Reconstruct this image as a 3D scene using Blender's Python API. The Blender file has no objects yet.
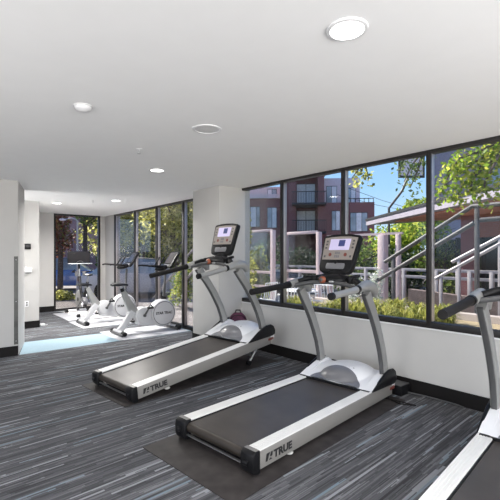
import bpy, bmesh, math, random
from mathutils import Vector, Matrix
R = math.radians
C = bpy.context.scene.collection
random.seed(7)
EYE = 1.45; FPX = 400.0
CR = Vector((.7695, -.6386, 0)); CF = Vector((.6386, .7695, 0))   # camera right / forward

# ---------------------------------------------------------------- survey helpers (a measured bearing -> a place)
def ray(px, py):
    return CR*((px-250)/FPX) + CF + Vector((0, 0, -(py-255)/FPX))
def onx(px, py, x):
    r = ray(px, py); t = x/r.x; return Vector((x, r.y*t, EYE+r.z*t))
def ony(px, py, y):
    r = ray(px, py); t = y/r.y; return Vector((r.x*t, y, EYE+r.z*t))
def onz(px, py, z):
    r = ray(px, py); t = (z-EYE)/r.z; return Vector((r.x*t, r.y*t, z))
def dep(px, py, d):
    return ray(px, py)*d + Vector((0, 0, EYE))

# ---------------------------------------------------------------- materials
def new_mat(name):
    m = bpy.data.materials.new(name); m.use_nodes = True
    return m, m.node_tree.nodes, m.node_tree.links, m.node_tree.nodes['Principled BSDF']
def mat(name, col, rough=.5, metal=0, var=.06, scale=6, bump=0, bscale=200, coat=0, spec=.5):
    m, n, l, b = new_mat(name)
    b.inputs['Roughness'].default_value = rough; b.inputs['Metallic'].default_value = metal
    b.inputs['Coat Weight'].default_value = coat; b.inputs['Specular IOR Level'].default_value = spec
    tc = n.new('ShaderNodeTexCoord'); nz = n.new('ShaderNodeTexNoise'); nz.inputs['Scale'].default_value = scale
    l.new(tc.outputs['Object'], nz.inputs['Vector'])
    cr = n.new('ShaderNodeValToRGB')
    cr.color_ramp.elements[0].position = .3; cr.color_ramp.elements[1].position = .7
    cr.color_ramp.elements[0].color = (*[c*(1-var) for c in col], 1)
    cr.color_ramp.elements[1].color = (*[min(1, c*(1+var)) for c in col], 1)
    l.new(nz.outputs['Fac'], cr.inputs['Fac']); l.new(cr.outputs['Color'], b.inputs['Base Color'])
    if bump:
        n2 = n.new('ShaderNodeTexNoise'); n2.inputs['Scale'].default_value = bscale
        bp = n.new('ShaderNodeBump'); bp.inputs['Strength'].default_value = bump; bp.inputs['Distance'].default_value = .002
        l.new(tc.outputs['Object'], n2.inputs['Vector']); l.new(n2.outputs['Fac'], bp.inputs['Height']); l.new(bp.outputs['Normal'], b.inputs['Normal'])
    return m
def emis(name, col, s):
    m, n, l, b = new_mat(name)
    b.inputs['Base Color'].default_value = (*col, 1); b.inputs['Emission Color'].default_value = (*col, 1)
    b.inputs['Emission Strength'].default_value = s
    return m
def glass_mat(name, tint, refl=.08):
    m, n, l, b = new_mat(name); n.remove(b)
    t = n.new('ShaderNodeBsdfTransparent'); t.inputs['Color'].default_value = (*tint, 1)
    g = n.new('ShaderNodeBsdfGlossy'); g.inputs['Roughness'].default_value = .02
    lw = n.new('ShaderNodeLayerWeight'); lw.inputs['Blend'].default_value = .25
    mu = n.new('ShaderNodeMath'); mu.operation = 'MULTIPLY_ADD'; mu.inputs[1].default_value = .25; mu.inputs[2].default_value = refl*.3
    mx = n.new('ShaderNodeMixShader'); l.new(lw.outputs['Fresnel'], mu.inputs[0]); l.new(mu.outputs[0], mx.inputs['Fac'])
    l.new(t.outputs[0], mx.inputs[1]); l.new(g.outputs[0], mx.inputs[2]); l.new(mx.outputs[0], n['Material Output'].inputs['Surface'])
    return m
def leaf_mat(name, c1, c2, c3, transl=.35):
    m, n, l, b = new_mat(name)
    b.inputs['Roughness'].default_value = .5; b.inputs['Specular IOR Level'].default_value = .25
    ge = n.new('ShaderNodeNewGeometry'); cr = n.new('ShaderNodeValToRGB'); e = cr.color_ramp.elements
    e[0].color = (*c1, 1); e[1].color = (*c3, 1); e[0].position = 0; x = e.new(.5); x.color = (*c2, 1)
    l.new(ge.outputs['Random Per Island'], cr.inputs['Fac']); l.new(cr.outputs['Color'], b.inputs['Base Color'])
    tr = n.new('ShaderNodeBsdfTranslucent'); mx = n.new('ShaderNodeMixShader'); mx.inputs['Fac'].default_value = transl
    l.new(cr.outputs['Color'], tr.inputs['Color']); l.new(b.outputs[0], mx.inputs[1]); l.new(tr.outputs[0], mx.inputs[2])
    l.new(mx.outputs[0], n['Material Output'].inputs['Surface'])
    return m
def brick_mat(name, c1, c2, mortar, scale=4):
    m, n, l, b = new_mat(name); b.inputs['Roughness'].default_value = .85
    tc = n.new('ShaderNodeTexCoord'); sp = n.new('ShaderNodeSeparateXYZ'); ad = n.new('ShaderNodeMath'); cb = n.new('ShaderNodeCombineXYZ')
    l.new(tc.outputs['Object'], sp.inputs[0]); l.new(sp.outputs['X'], ad.inputs[0]); l.new(sp.outputs['Y'], ad.inputs[1])
    l.new(ad.outputs[0], cb.inputs['X']); l.new(sp.outputs['Z'], cb.inputs['Y'])
    br = n.new('ShaderNodeTexBrick'); br.inputs['Scale'].default_value = scale; br.inputs['Mortar Size'].default_value = .03
    br.inputs['Color1'].default_value = (*c1, 1); br.inputs['Color2'].default_value = (*c2, 1); br.inputs['Mortar'].default_value = (*mortar, 1)
    l.new(cb.outputs[0], br.inputs['Vector']); l.new(br.outputs['Color'], b.inputs['Base Color'])
    return m
def carpet_mat():
    """tile carpet: short dashes running across the room (world x), each yarn row its own"""
    m, n, l, b = new_mat('striped_carpet'); b.inputs['Roughness'].default_value = .95; b.inputs['Specular IOR Level'].default_value = .1
    tc = n.new('ShaderNodeTexCoord'); sp = n.new('ShaderNodeSeparateXYZ')
    mp = n.new('ShaderNodeMapping'); mp.inputs['Rotation'].default_value = (0, 0, R(-3))
    l.new(tc.outputs['Object'], mp.inputs['Vector']); l.new(mp.outputs[0], sp.inputs[0])
    def M(op, a, b_=None, c=None):
        k = n.new('ShaderNodeMath'); k.operation = op
        for i, v in enumerate((a, b_, c)):
            if v is None: continue
            if isinstance(v, (int, float)): k.inputs[i].default_value = v
            else: l.new(v, k.inputs[i])
        return k.outputs[0]
    def layer(row, seg, seed):
        r = M('FLOOR', M('DIVIDE', sp.outputs['Y'], row))
        wn = n.new('ShaderNodeTexWhiteNoise'); wn.noise_dimensions = '1D'; l.new(M('ADD', r, seed), wn.inputs['W'])
        s = M('FLOOR', M('ADD', M('DIVIDE', sp.outputs['X'], seg), M('MULTIPLY', wn.outputs['Value'], 7)))
        cb = n.new('ShaderNodeCombineXYZ'); l.new(r, cb.inputs['X']); l.new(s, cb.inputs['Y']); cb.inputs['Z'].default_value = seed
        w2 = n.new('ShaderNodeTexWhiteNoise'); l.new(cb.outputs[0], w2.inputs['Vector'])
        return w2.outputs['Value'], w2.outputs['Color']
    a, ac = layer(.0075, .22, 3.3); c, cc = layer(.017, .50, 9.1)
    nz = n.new('ShaderNodeTexNoise'); nz.inputs['Scale'].default_value = 160; l.new(tc.outputs['Object'], nz.inputs['Vector'])
    base = n.new('ShaderNodeValToRGB'); e = base.color_ramp.elements
    e[0].color = (.048, .048, .052, 1); e[1].color = (.25, .25, .265, 1); e[1].position = .95
    x = e.new(.55); x.color = (.115, .116, .124, 1)
    l.new(M('ADD', M('MULTIPLY', a, .45), M('MULTIPLY', c, .5)), base.inputs['Fac'])
    mask = M('MULTIPLY', M('GREATER_THAN', c, .885), M('GREATER_THAN', a, .25))
    st = n.new('ShaderNodeValToRGB'); e = st.color_ramp.elements; e[0].color = (.34, .35, .37, 1); e[1].color = (.20, .27, .32, 1); e[0].position=.6; e[1].position=.8
    sx = n.new('ShaderNodeSeparateXYZ'); l.new(cc, sx.inputs[0]); l.new(sx.outputs['Y'], st.inputs['Fac'])
    mx = n.new('ShaderNodeMix'); mx.data_type = 'RGBA'; l.new(M('MULTIPLY', mask, .8), mx.inputs['Factor'])
    l.new(base.outputs['Color'], mx.inputs['A']); l.new(st.outputs['Color'], mx.inputs['B'])
    m2 = n.new('ShaderNodeMix'); m2.data_type = 'RGBA'; m2.blend_type = 'MULTIPLY'; m2.inputs['Factor'].default_value = .35
    l.new(mx.outputs['Result'], m2.inputs['A']); l.new(nz.outputs['Color'], m2.inputs['B'])
    g = n.new('ShaderNodeGamma'); g.inputs['Gamma'].default_value = 1; l.new(m2.outputs['Result'], g.inputs['Color'])
    l.new(g.outputs['Color'], b.inputs['Base Color'])
    return m

M_wall = mat('wall_paint', (.50, .49, .475), .75, var=.01, bump=.05)
M_ceil = mat('ceiling_paint', (.86, .86, .86), .8, var=.008)
M_base = mat('black_baseboard', (.008, .007, .007), .6, var=.1, spec=.2)
M_frame = mat('dark_bronze_frame', (.018, .016, .016), .4, .3, var=.1)
M_alu = mat('frame_aluminium', (.42, .39, .38), .4, .6)
M_glass = glass_mat('window_glass', (.95, .96, .96))
M_tint = glass_mat('tinted_window_glass', (.90, .89, .89), .03)
M_carpet = carpet_mat()
M_blue = mat('pale_blue_carpet', (.32, .44, .51), .95, var=.07, scale=60, bump=.2)
M_mat = mat('rubber_mat', (.030, .026, .025), .6, var=.3, scale=9, bump=.1, spec=.25)
M_gmat = mat('light_rubber_mat', (.52, .52, .54), .7, var=.08, scale=20)
M_silver = mat('silver_paint', (.32, .32, .31), .38, .35, var=.03)
M_rail = mat('rail_aluminium', (.78, .77, .74), .42, .15, var=.03)
M_side = mat('rail_side_silver', (.22, .21, .195), .45, .1, var=.03)
M_white = mat('white_plastic', (.74, .74, .75), .35, var=.02)
M_hoodg = mat('grey_hood_plastic', (.15, .15, .16), .3, var=.05)
M_bike = mat('bike_shell_grey_white', (.50, .50, .51), .4, var=.02)
M_black = mat('black_plastic', (.007, .007, .008), .42, var=.15, scale=20, spec=.22)
M_foam = mat('black_foam', (.011, .010, .010), .6, var=.15, scale=30, bump=.2, spec=.2)
M_belt = mat('belt_rubber', (.060, .052, .046), .36, spec=.3, var=.15, scale=5, bump=.05, bscale=400)
M_beltw = mat('belt_rubber_brown', (.026, .020, .015), .45, var=.1)
M_dgrey = mat('dark_grey_trim', (.07, .07, .072), .4)
M_face = mat('console_face', (.26, .23, .21), .4, var=.06)
M_lcd = emis('lit_lilac_display', (.46, .42, .60), .36)
M_lcdd = emis('dark_blue_display', (.03, .04, .13), .5)
M_red = mat('orange_red_plastic', (.24, .065, .03), .45)
M_btn = mat('dark_red_button', (.16, .04, .03), .4)
M_ink = mat('black_lettering', (.012, .012, .013), .5)
M_chrome = mat('brushed_steel', (.55, .55, .56), .3, .9)
M_pink = mat('maroon_nylon', (.085, .012, .045), .6, var=.25, scale=25, bump=.3)
M_pink2 = mat('plum_nylon', (.17, .07, .11), .6, var=.2, scale=25, bump=.3)
M_screen = mat('dark_screen', (.022, .020, .022), .25, coat=.3)
M_lamp = emis('lamp_diffuser', (1, .98, .95), 6)
M_grille = mat('speaker_grille', (.62, .62, .62), .8, var=.05, scale=300)
# outside
M_brick = brick_mat('red_brown_brick', (.19, .065, .070), (.24, .085, .085), (.21, .12, .12), 5)
M_bricko = brick_mat('orange_brick', (.27, .09, .055), (.33, .12, .07), (.26, .15, .12), 5)
M_wpanel = mat('pale_pink_cladding', (.72, .62, .64), .7)
M_grpanel = mat('mauve_grey_stucco', (.34, .28, .32), .8)
M_wing = mat('building_window_glass', (.30, .36, .40), .12, coat=.6, var=.5, scale=.6)
M_dwin = mat('dark_storefront_glass', (.035, .045, .045), .15, coat=.3)
M_curt = mat('pale_curtain', (.82, .84, .84), .8, var=.1)
M_dkmetal = mat('dark_metal', (.03, .028, .032), .5, .3)
M_railm = mat('grey_steel_rail', (.085, .08, .083), .6, 0)
M_railw = mat('pale_painted_rail', (.42, .385, .385), .5, .1)
M_screenf = mat('pinkish_white_post', (.60, .46, .45), .55)
M_fascia = mat('lavender_white_fascia', (.31, .275, .32), .6)
M_soff = mat('reddish_wood_soffit', (.48, .18, .11), .6, var=.2, scale=3)
M_pave = mat('concrete_pavement', (.19, .175, .17), .85, var=.15, scale=2)
M_street = mat('asphalt', (.075, .062, .055), .9, var=.15, scale=3)
M_sand = mat('tan_gravel', (.27, .21, .125), .9, var=.25, scale=60, bump=.6)
M_kerb = mat('pale_kerb', (.34, .29, .27), .8)
M_stone = mat('brown_block_wall', (.16, .12, .11), .85, var=.25, scale=8)
M_bark = mat('tree_bark', (.09, .065, .05), .9, var=.3, scale=12)
M_pglass = glass_mat('patio_glass', (.84, .85, .86), .2)
L_bright = leaf_mat('bright_leaves', (.11, .20, .02), (.26, .36, .035), (.62, .60, .10), .6)
L_mid = leaf_mat('mid_leaves', (.05, .10, .025), (.14, .21, .045), (.32, .36, .09), .5)
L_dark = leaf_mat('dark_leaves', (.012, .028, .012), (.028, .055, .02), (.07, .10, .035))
L_olive = leaf_mat('olive_leaves', (.13, .14, .03), (.44, .44, .09), (.78, .74, .28), .62)
L_red = leaf_mat('autumn_leaves', (.14, .03, .03), (.24, .10, .06), (.16, .16, .04))
L_grass = leaf_mat('grass_blades', (.14, .17, .03), (.36, .36, .08), (.55, .50, .16))

# ---------------------------------------------------------------- mesh accumulator
class MB:
    def __init__(s): s.v = []; s.f = []; s.sm = True
    def add(s, vs, fs):
        o = len(s.v); s.v += [tuple(v) for v in vs]; s.f += [tuple(i+o for i in f) for f in fs]; return s
    def box(s, a, b, M=None):
        x0, y0, z0 = a; x1, y1, z1 = b
        vs = [Vector(p) for p in ((x0,y0,z0),(x1,y0,z0),(x1,y1,z0),(x0,y1,z0),(x0,y0,z1),(x1,y0,z1),(x1,y1,z1),(x0,y1,z1))]
        if M: vs = [M @ p for p in vs]
        return s.add(vs, [(0,3,2,1),(4,5,6,7),(0,1,5,4),(1,2,6,5),(2,3,7,6),(3,0,4,7)])
    def prism(s, prof, ax, a, b):
        """profile of 2-D points pushed along axis ax ('x','y','z') from a to b"""
        def q(p, t): return {'x': (t, p[0], p[1]), 'y': (p[0], t, p[1]), 'z': (p[0], p[1], t)}[ax]
        n = len(prof)
        return s.add([q(p, a) for p in prof]+[q(p, b) for p in prof],
                     [tuple(range(n))[::-1], tuple(range(n, 2*n))]+[(i, (i+1) % n, n+(i+1) % n, n+i) for i in range(n)])
    def tube(s, pts, r, seg=10, r2=None, cap=True, flat=None):
        """swept ellipse; r or list of radii; flat = radius along the side direction"""
        pts = [Vector(p) for p in pts]; n = len(pts)
        rs = r if isinstance(r, (list, tuple)) else [r]*n
        fs = flat if isinstance(flat, (list, tuple)) else [flat]*n
        rings = []
        for i, p in enumerate(pts):
            d = (pts[min(i+1, n-1)]-pts[max(i-1, 0)]).normalized()
            ref = Vector((0, 1, 0)) if abs(d.y) < .9 else Vector((0, 0, 1))
            a = (ref - d*ref.dot(d)).normalized(); b = d.cross(a)
            fa = fs[i] if fs[i] is not None else rs[i]
            rings.append([p + a*math.cos(k*2*math.pi/seg)*fa + b*math.sin(k*2*math.pi/seg)*rs[i] for k in range(seg)])
        vs = [v for g in rings for v in g]
        f = [(i*seg+k, i*seg+(k+1) % seg, (i+1)*seg+(k+1) % seg, (i+1)*seg+k) for i in range(n-1) for k in range(seg)]
        if cap: f += [tuple(range(seg))[::-1], tuple(range((n-1)*seg, n*seg))]
        return s.add(vs, f)
    def rsweep(s, pts, wu, wv, rnd=.25):
        """rounded-rectangle bar swept in the xz plane (wv along y)"""
        pts = [Vector(p) for p in pts]; n = len(pts)
        wus = wu if isinstance(wu, (list, tuple)) else [wu]*n
        prof = []
        for sx, sy in ((1,1),(-1,1),(-1,-1),(1,-1)):
            a0 = {(1,1):0,(-1,1):90,(-1,-1):180,(1,-1):270}[(sx,sy)]
            for k in range(4):
                a = R(a0+30*k); prof.append((sx*(1-rnd)+math.cos(a)*rnd, sy*(1-rnd)+math.sin(a)*rnd))
        m = len(prof); vs = []
        for i, p in enumerate(pts):
            d = (pts[min(i+1, n-1)]-pts[max(i-1, 0)]).normalized(); b = Vector((0,1,0)); a = b.cross(d)
            vs += [p + a*q[0]*wus[i]/2 + b*q[1]*wv/2 for q in prof]
        f = [(i*m+k, i*m+(k+1) % m, (i+1)*m+(k+1) % m, (i+1)*m+k) for i in range(n-1) for k in range(m)]
        f += [tuple(range(m))[::-1], tuple(range((n-1)*m, n*m))]
        return s.add(vs, f)
    def lathe(s, prof, c=(0,0,0), ax='z', seg=24):
        c = Vector(c); n = len(prof); vs = []
        for k in range(seg):
            a = 2*math.pi*k/seg
            for r, h in prof:
                p = {'z': (r*math.cos(a), r*math.sin(a), h), 'y': (r*math.cos(a), h, r*math.sin(a)), 'x': (h, r*math.cos(a), r*math.sin(a))}[ax]
                vs.append(c+Vector(p))
        f = [(k*n+i, ((k+1) % seg)*n+i, ((k+1) % seg)*n+i+1, k*n+i+1) for k in range(seg) for i in range(n-1)]
        return s.add(vs, f)
    def ball(s, c, rad, M=None, su=14, sv=9):
        c = Vector(c); vs = []; 
        for j in range(sv+1):
            t = math.pi*j/sv
            for k in range(su):
                a = 2*math.pi*k/su; p = Vector((rad[0]*math.sin(t)*math.cos(a), rad[1]*math.sin(t)*math.sin(a), rad[2]*math.cos(t)))
                vs.append(c+(M @ p if M else p))
        return s.add(vs, [(j*su+k, (j+1)*su+k, (j+1)*su+(k+1) % su, j*su+(k+1) % su) for j in range(sv) for k in range(su)])
    def xf(s, M): s.v = [tuple(M @ Vector(v)) for v in s.v]; return s
    def build(s, name, m, parent=None, bevel=0, smooth=True, loc=None):
        me = bpy.data.meshes.new(name); me.from_pydata(s.v, [], s.f)
        bm = bmesh.new(); bm.from_mesh(me)
        bmesh.ops.remove_doubles(bm, verts=bm.verts, dist=1e-6)
        if len(s.f) < 3000: bmesh.ops.recalc_face_normals(bm, faces=bm.faces)
        if bevel:
            es = [e for e in bm.edges if len(e.link_faces) == 2 and e.calc_face_angle(0) > R(35)]
            bmesh.ops.bevel(bm, geom=es, offset=bevel, segments=2, profile=.5, affect='EDGES', clamp_overlap=True)
        bm.to_mesh(me); bm.free()
        if smooth:
            me.polygons.foreach_set('use_smooth', [True]*len(me.polygons)); me.set_sharp_from_angle(angle=R(38))
        me.materials.append(m)
        o = bpy.data.objects.new(name, me); C.objects.link(o)
        if parent: o.parent = parent
        if loc is not None: o.location = loc
        return o
def B(a, b): return MB().box(a, b)
def thing(name, label, cat, loc=(0,0,0), rz=0, group=None):
    o = bpy.data.objects.new(name, None); C.objects.link(o); o.location = loc; o.rotation_euler = (0,0,rz); o.empty_display_size = .1
    o['label'] = label; o['category'] = cat
    if group: o['group'] = group
    return o
def tag(o, label, cat, group=None, kind=None):
    o['label'] = label; o['category'] = cat
    if group: o['group'] = group
    if kind: o['kind'] = kind
    return o
def struct(o): o['kind'] = 'structure'; return o
def sthing(name):
    o = bpy.data.objects.new(name, None); C.objects.link(o); o['kind'] = 'structure'; return o
def dup(o, loc=None, rz=None, label=None, name=None):
    def cp(a, par):
        c = a.copy(); C.objects.link(c); c.parent = par
        for ch in a.children: cp(ch, c)
        return c
    c = cp(o, None)
    if loc is not None: c.location = loc
    if rz is not None: c.rotation_euler = (0, 0, rz)
    if label: c['label'] = label
    return c
def text_mb(txt, size, extr=.0008, offset=.0):
    cu = bpy.data.curves.new('lettering', 'FONT'); cu.body = txt; cu.size = size; cu.extrude = extr; cu.offset = offset; cu.resolution_u = 3
    ob = bpy.data.objects.new('lettering', cu); C.objects.link(ob)
    bpy.context.view_layer.update()
    me = bpy.data.meshes.new_from_object(ob.evaluated_get(bpy.context.evaluated_depsgraph_get()))
    mb = MB(); mb.add([v.co[:] for v in me.vertices], [tuple(p.vertices) for p in me.polygons])
    bpy.data.objects.remove(ob); bpy.data.curves.remove(cu); bpy.data.meshes.remove(me)
    return mb
def arc(c, r, a0, a1, n):
    return [(c[0]+r*math.cos(R(a0+(a1-a0)*i/n)), c[1]+r*math.sin(R(a0+(a1-a0)*i/n))) for i in range(n+1)]

# ================================================================= ROOM SHELL
WX = 4.018; CE = 2.525; YB = -2.6; XL = -3.2; YF = 11.15
struct(B((XL-.2, YB-.2, -.12), (4.2, YF+.15, 0)).build('floor', M_carpet, smooth=False))
struct(MB().prism([(1.13, 6.60), (4.017, 6.60), (4.017, 7.32), (1.36, 7.50)], 'z', .0006, .003).build('trim_1', M_blue, smooth=False))
struct(B((XL-.2, YB-.2, CE), (4.2, YF+.15, CE+.25)).build('ceiling', M_ceil, smooth=False))
# window wall
struct(B((WX, YB, 0), (WX+.17, 5.06, .70)).build('wall_right', M_wall, smooth=False))
struct(B((WX-.012, YB, .688), (WX+.04, 5.05, .702)).build('trim_2', M_white, bevel=.003))
struct(B((3.57, 5.05, 0), (WX+.17, 5.81, CE)).build('wall_column', M_wall, bevel=.004))
struct(B((WX, 10.52, 0), (WX+.17, YF+.15, CE)).build('wall_corner', M_wall))
# far wall in two pieces each side of its window
f = MB(); f.box((-.6, YF, 0), (2.69, YF+.15, CE)); f.box((3.88, YF, 0), (WX, YF+.15, CE))
struct(f.build('wall_far', M_wall, smooth=False))
struct(MB().prism([(XL, 6.60), (1.115, 6.60), (1.36, 7.50), (XL, 7.50)], 'z', 0, CE).build('wall_left', M_wall, smooth=False))
struct(B((-.6, 8.88, 0), (1.87, YF, CE)).build('wall_alcove', M_wall, smooth=False))
m = MB(); m.box((-.75, 7.5, 0), (-.6, 7.6, CE)); m.box((-.75, 8.78, 0), (-.6, 8.88, CE)); m.box((-.75, 7.6, 2.4), (-.6, 8.78, CE)); m.box((-.75, 7.6, 0), (-.6, 8.78, .1))
struct(m.build('wall_recess', M_wall, smooth=False))  # unseen wall, its opening added to hold a fill lamp
# baseboards
def bb(name, segs):
    m = MB()
    for a, b in segs: m.box((min(a[0], b[0]), min(a[1], b[1]), 0.0005), (max(a[0], b[0]), max(a[1], b[1]), .14))
    return struct(m.build(name, M_base))
bb('baseboard_right', [((WX-.012, YB), (WX, 5.05))])
bb('baseboard_column', [((3.558, 5.038), (3.57, 5.81)), ((3.558, 5.038), (WX-.012, 5.05))])
bb('baseboard_left', [((XL, 6.588), (1.115, 6.60))])
bb('baseboard_alcove', [((.6, 8.868), (1.882, 8.88)), ((1.87, 8.88), (1.882, YF))])
bb('baseboard_far', [((1.882, YF-.012), (2.69, YF)), ((3.88, YF-.012), (WX-.012, YF)), ((WX-.012, 10.52), (WX, YF))])
# unseen sides of the gym: wall behind the camera and wall on the left, each with a wide opening added for a fill lamp
def wall_hole(name, fixed, axis, lo, hi, wlo, whi, z0, z1, th):
    m = MB()
    def bx(a0, a1, b0, b1):
        if axis == 'x': m.box((a0, fixed, b0), (a1, fixed+th, b1))
        else: m.box((fixed, a0, b0), (fixed+th, a1, b1))
    bx(lo, wlo, 0, CE); bx(whi, hi, 0, CE); bx(wlo, whi, 0, z0); bx(wlo, whi, z1, CE)
    return struct(m.build(name, M_wall, smooth=False))
wall_hole('wall_back', YB-.15, 'x', XL, 4.2, XL+.4, 3.6, .5, 2.4, .15)
wall_hole('wall_side', XL-.15, 'y', YB, 7.5, YB+.5, 6.0, .5, 2.4, .15)

# ---- windows
def band(name, ys, z0, z1, glass, hw=.03):
    w = sthing(name)
    fr = MB()
    fr.box((WX+.0, ys[0], z0), (WX+.09, ys[-1], z0+.062))
    fr.box((WX+.0, ys[0], z1-.035), (WX+.09, ys[-1], z1))
    struct(fr.build('window_frame', M_frame, w, bevel=.003))
    for i, y in enumerate(ys):
        if y == 5.05: continue
        yy = y + (hw if i == 0 else (-hw if i == len(ys)-1 else 0))
        struct(B((WX-.002, yy-hw, z0), (WX+.028, yy+hw, z1)).build('mullion', M_frame, w, bevel=.003))
        struct(B((WX+.028, yy-hw*.85, z0), (WX+.095, yy+hw*.85, z1)).build('mullion_cap', M_alu, w, bevel=.003))
    for a, b in zip(ys[:-1], ys[1:]):
        struct(B((WX+.058, a+hw*.5, z0+.05), (WX+.064, b-hw*.5, z1-.03)).build('glass_pane', glass, w, smooth=False))
    return w
band('window_1', [-2.4, -1.3, -.2, .88, 1.985, 3.06, 4.14, 5.05], .702, CE, M_glass, .024)
band('window_2', [5.81, 6.93, 8.07, 9.22, 10.52], .0, CE, M_tint, .034)
w = sthing('window_3'); fr = MB()
x0, x1 = 2.69, 3.88
fr.box((x0, YF+.0, 0), (x0+.05, YF+.10, CE)); fr.box((x1-.05, YF, 0), (x1, YF+.10, CE))
fr.box((x0+.05, YF+.01, 0), (x1-.05, YF+.10, .06)); fr.box((x0+.05, YF+.01, CE-.04), (x1-.05, YF+.10, CE))
struct(fr.build('window_frame', M_frame, w, bevel=.003))
struct(B((x0+.03, YF+.05, .04), (x1-.03, YF+.056, CE-.03)).build('glass_pane', M_tint, w, smooth=False))

# ---- ceiling fixtures
def downlight(p, label, r=.098, on=True):
    t = thing('ceiling_downlight', label, 'ceiling light', (p[0], p[1], CE), 0, 'round ceiling downlights')
    MB().lathe([(r*.80, -.001), (r*.82, -.010), (r*.97, -.008), (r, -.0015), (r, 0)], seg=40).build('trim_ring', M_white, t)
    MB().lathe([(0.0001, -.004), (r*.80, -.004), (r*.80, -.0012)], seg=40).build('diffuser', M_lamp, t)
    li = bpy.data.lights.new('downlight_lamp', 'AREA'); li.shape = 'DISK'; li.size = .15; li.energy = 10; li.color = (1, .97, .93); li.spread = R(165)
    li.energy = 10 if p[1] < 5 else 75
    lo = bpy.data.objects.new('downlight_lamp', li); C.objects.link(lo); lo.parent = t; lo.location = (0, 0, -.012)
    return t
g0 = onz(347, 29, CE); downlight(g0, 'large bright round ceiling downlight nearest the camera, above the middle treadmill')
g1 = onz(157, 170, CE); downlight(g1, 'round ceiling downlight in front of the white column')
g2 = onz(116, 200.5, CE); downlight(g2, 'small far ceiling downlight above the exercise bikes')
downlight(onz(57, 203, CE), 'faint far ceiling downlight at left, above the floor before the far end window')
for q in ((-1.2, 1.2), (-1.2, 4.3), (1.5, -1.4), (-1.2, -1.4)): downlight(q, 'unseen round ceiling downlight added on the side of the gym outside the picture')  # unseen downlights added to help brighten the room
p = onz(207, 129, CE)
t = thing('ceiling_speaker', 'flat white round speaker grille flush in the ceiling between the downlights', 'speaker', (p.x, p.y, CE))
MB().lathe([(.100, -.002), (.104, -.008), (.122, -.006), (.125, 0)], seg=40).build('trim_ring', M_white, t)
MB().lathe([(.0001, -.006), (.06, -.0055), (.102, -.004)], seg=40).build('grille', M_grille, t)
p = onz(83, 106, CE)
t = thing('smoke_detector', 'white round smoke detector on the ceiling at left', 'smoke detector', (p.x, p.y, CE))
MB().lathe([(.0001, -.040), (.028, -.039), (.036, -.033), (.050, -.028), (.058, -.016), (.058, -.008)], seg=32).build('detector_head', M_white, t)
MB().lathe([(.064, 0), (.064, -.008), (.05, -.010)], seg=32).build('mounting_base', M_grille, t)
def sprinkler(px, py, label):
    p = onz(px, py, CE)
    t = thing('fire_sprinkler', label, 'sprinkler', (p.x, p.y, CE), 0)
    MB().lathe([(.032, 0), (.030, -.006), (.012, -.010), (.0001, -.010)], seg=20).build('escutcheon', M_white, t)
    MB().tube([(0, 0, -.008), (0, 0, -.03)], .006).tube([(-.012, 0, -.02), (-.010, 0, -.045)], .003, 6).tube([(.012, 0, -.02), (.010, 0, -.045)], .003, 6).build('sprinkler_body', M_chrome, t)
    MB().lathe([(.0001, -.048), (.018, -.048), (.018, -.045), (.0001, -.045)], seg=16).build('deflector', M_chrome, t)
sprinkler(139, 149, 'small pendent fire sprinkler on the ceiling left of the speaker grille')
sprinkler(93, 200, 'tiny far fire sprinkler on the ceiling near the far window')

# ---- small things on the walls at left
t = thing('corner_guard', 'tall narrow brushed steel guard on the corner of the near left wall', 'corner guard', (1.09, 6.597, .16))
MB().box((-.028, -.004, 0), (.024, 0, 1.27)).build('guard_plate', mat('worn_steel', (.10, .10, .095), .45, .5, var=.35, scale=5), t)
for z in (.05, .62, 1.22): MB().lathe([(.0001, -.0065), (.005, -.006), (.006, -.004)], (-.002, 0, z), 'y', 10).build('screw', M_chrome, t)
p = ony(27.5, 246.5, 8.87)
t = thing('wall_thermostat', 'small dark square control panel high on the pale alcove wall', 'thermostat', (p.x, 8.88, p.z))
B((-.058, -.022, -.055), (.058, 0, .055)).build('housing', M_black, t, bevel=.006)
B((-.04, -.0245, -.01), (.04, -.022, .038)).build('display', M_screen, t)
p = ony(28, 270, 8.87)
t = thing('wall_dispenser', 'white rounded dispenser box on the alcove wall below the dark panel', 'dispenser', (p.x, 8.88, p.z))
B((-.06, -.07, -.05), (.06, 0, .05)).build('cover', M_white, t, bevel=.015)
B((-.045, -.06, -.062), (.045, -.01, -.05)).build('nozzle_tray', M_dgrey, t)
p = ony(25.7, 304, 8.87)
t = thing('wall_outlet', 'white electrical outlet plate low on the alcove wall', 'outlet', (p.x+.02, 8.88, p.z))
B((-.035, -.006, -.058), (.035, 0, .058)).build('cover_plate', M_white, t, bevel=.002)
for z in (-.022, .022): B((-.014, -.0085, z-.014), (.014, -.006, z+.014)).build('socket', M_dgrey, t)
p = onz(42, 326, 0)
t = thing('plug_adapter', 'small white plastic block lying on the carpet by the alcove baseboard', 'adapter', (p.x, p.y, 0), .3)
B((-.05, -.04, .001), (.05, .04, .05)).build('block', M_white, t, bevel=.01)
MB().tube([(.05, 0, .02), (.09, .01, .008), (.14, .05, .006)], .005, 6).build('cord', M_white, t)

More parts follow.
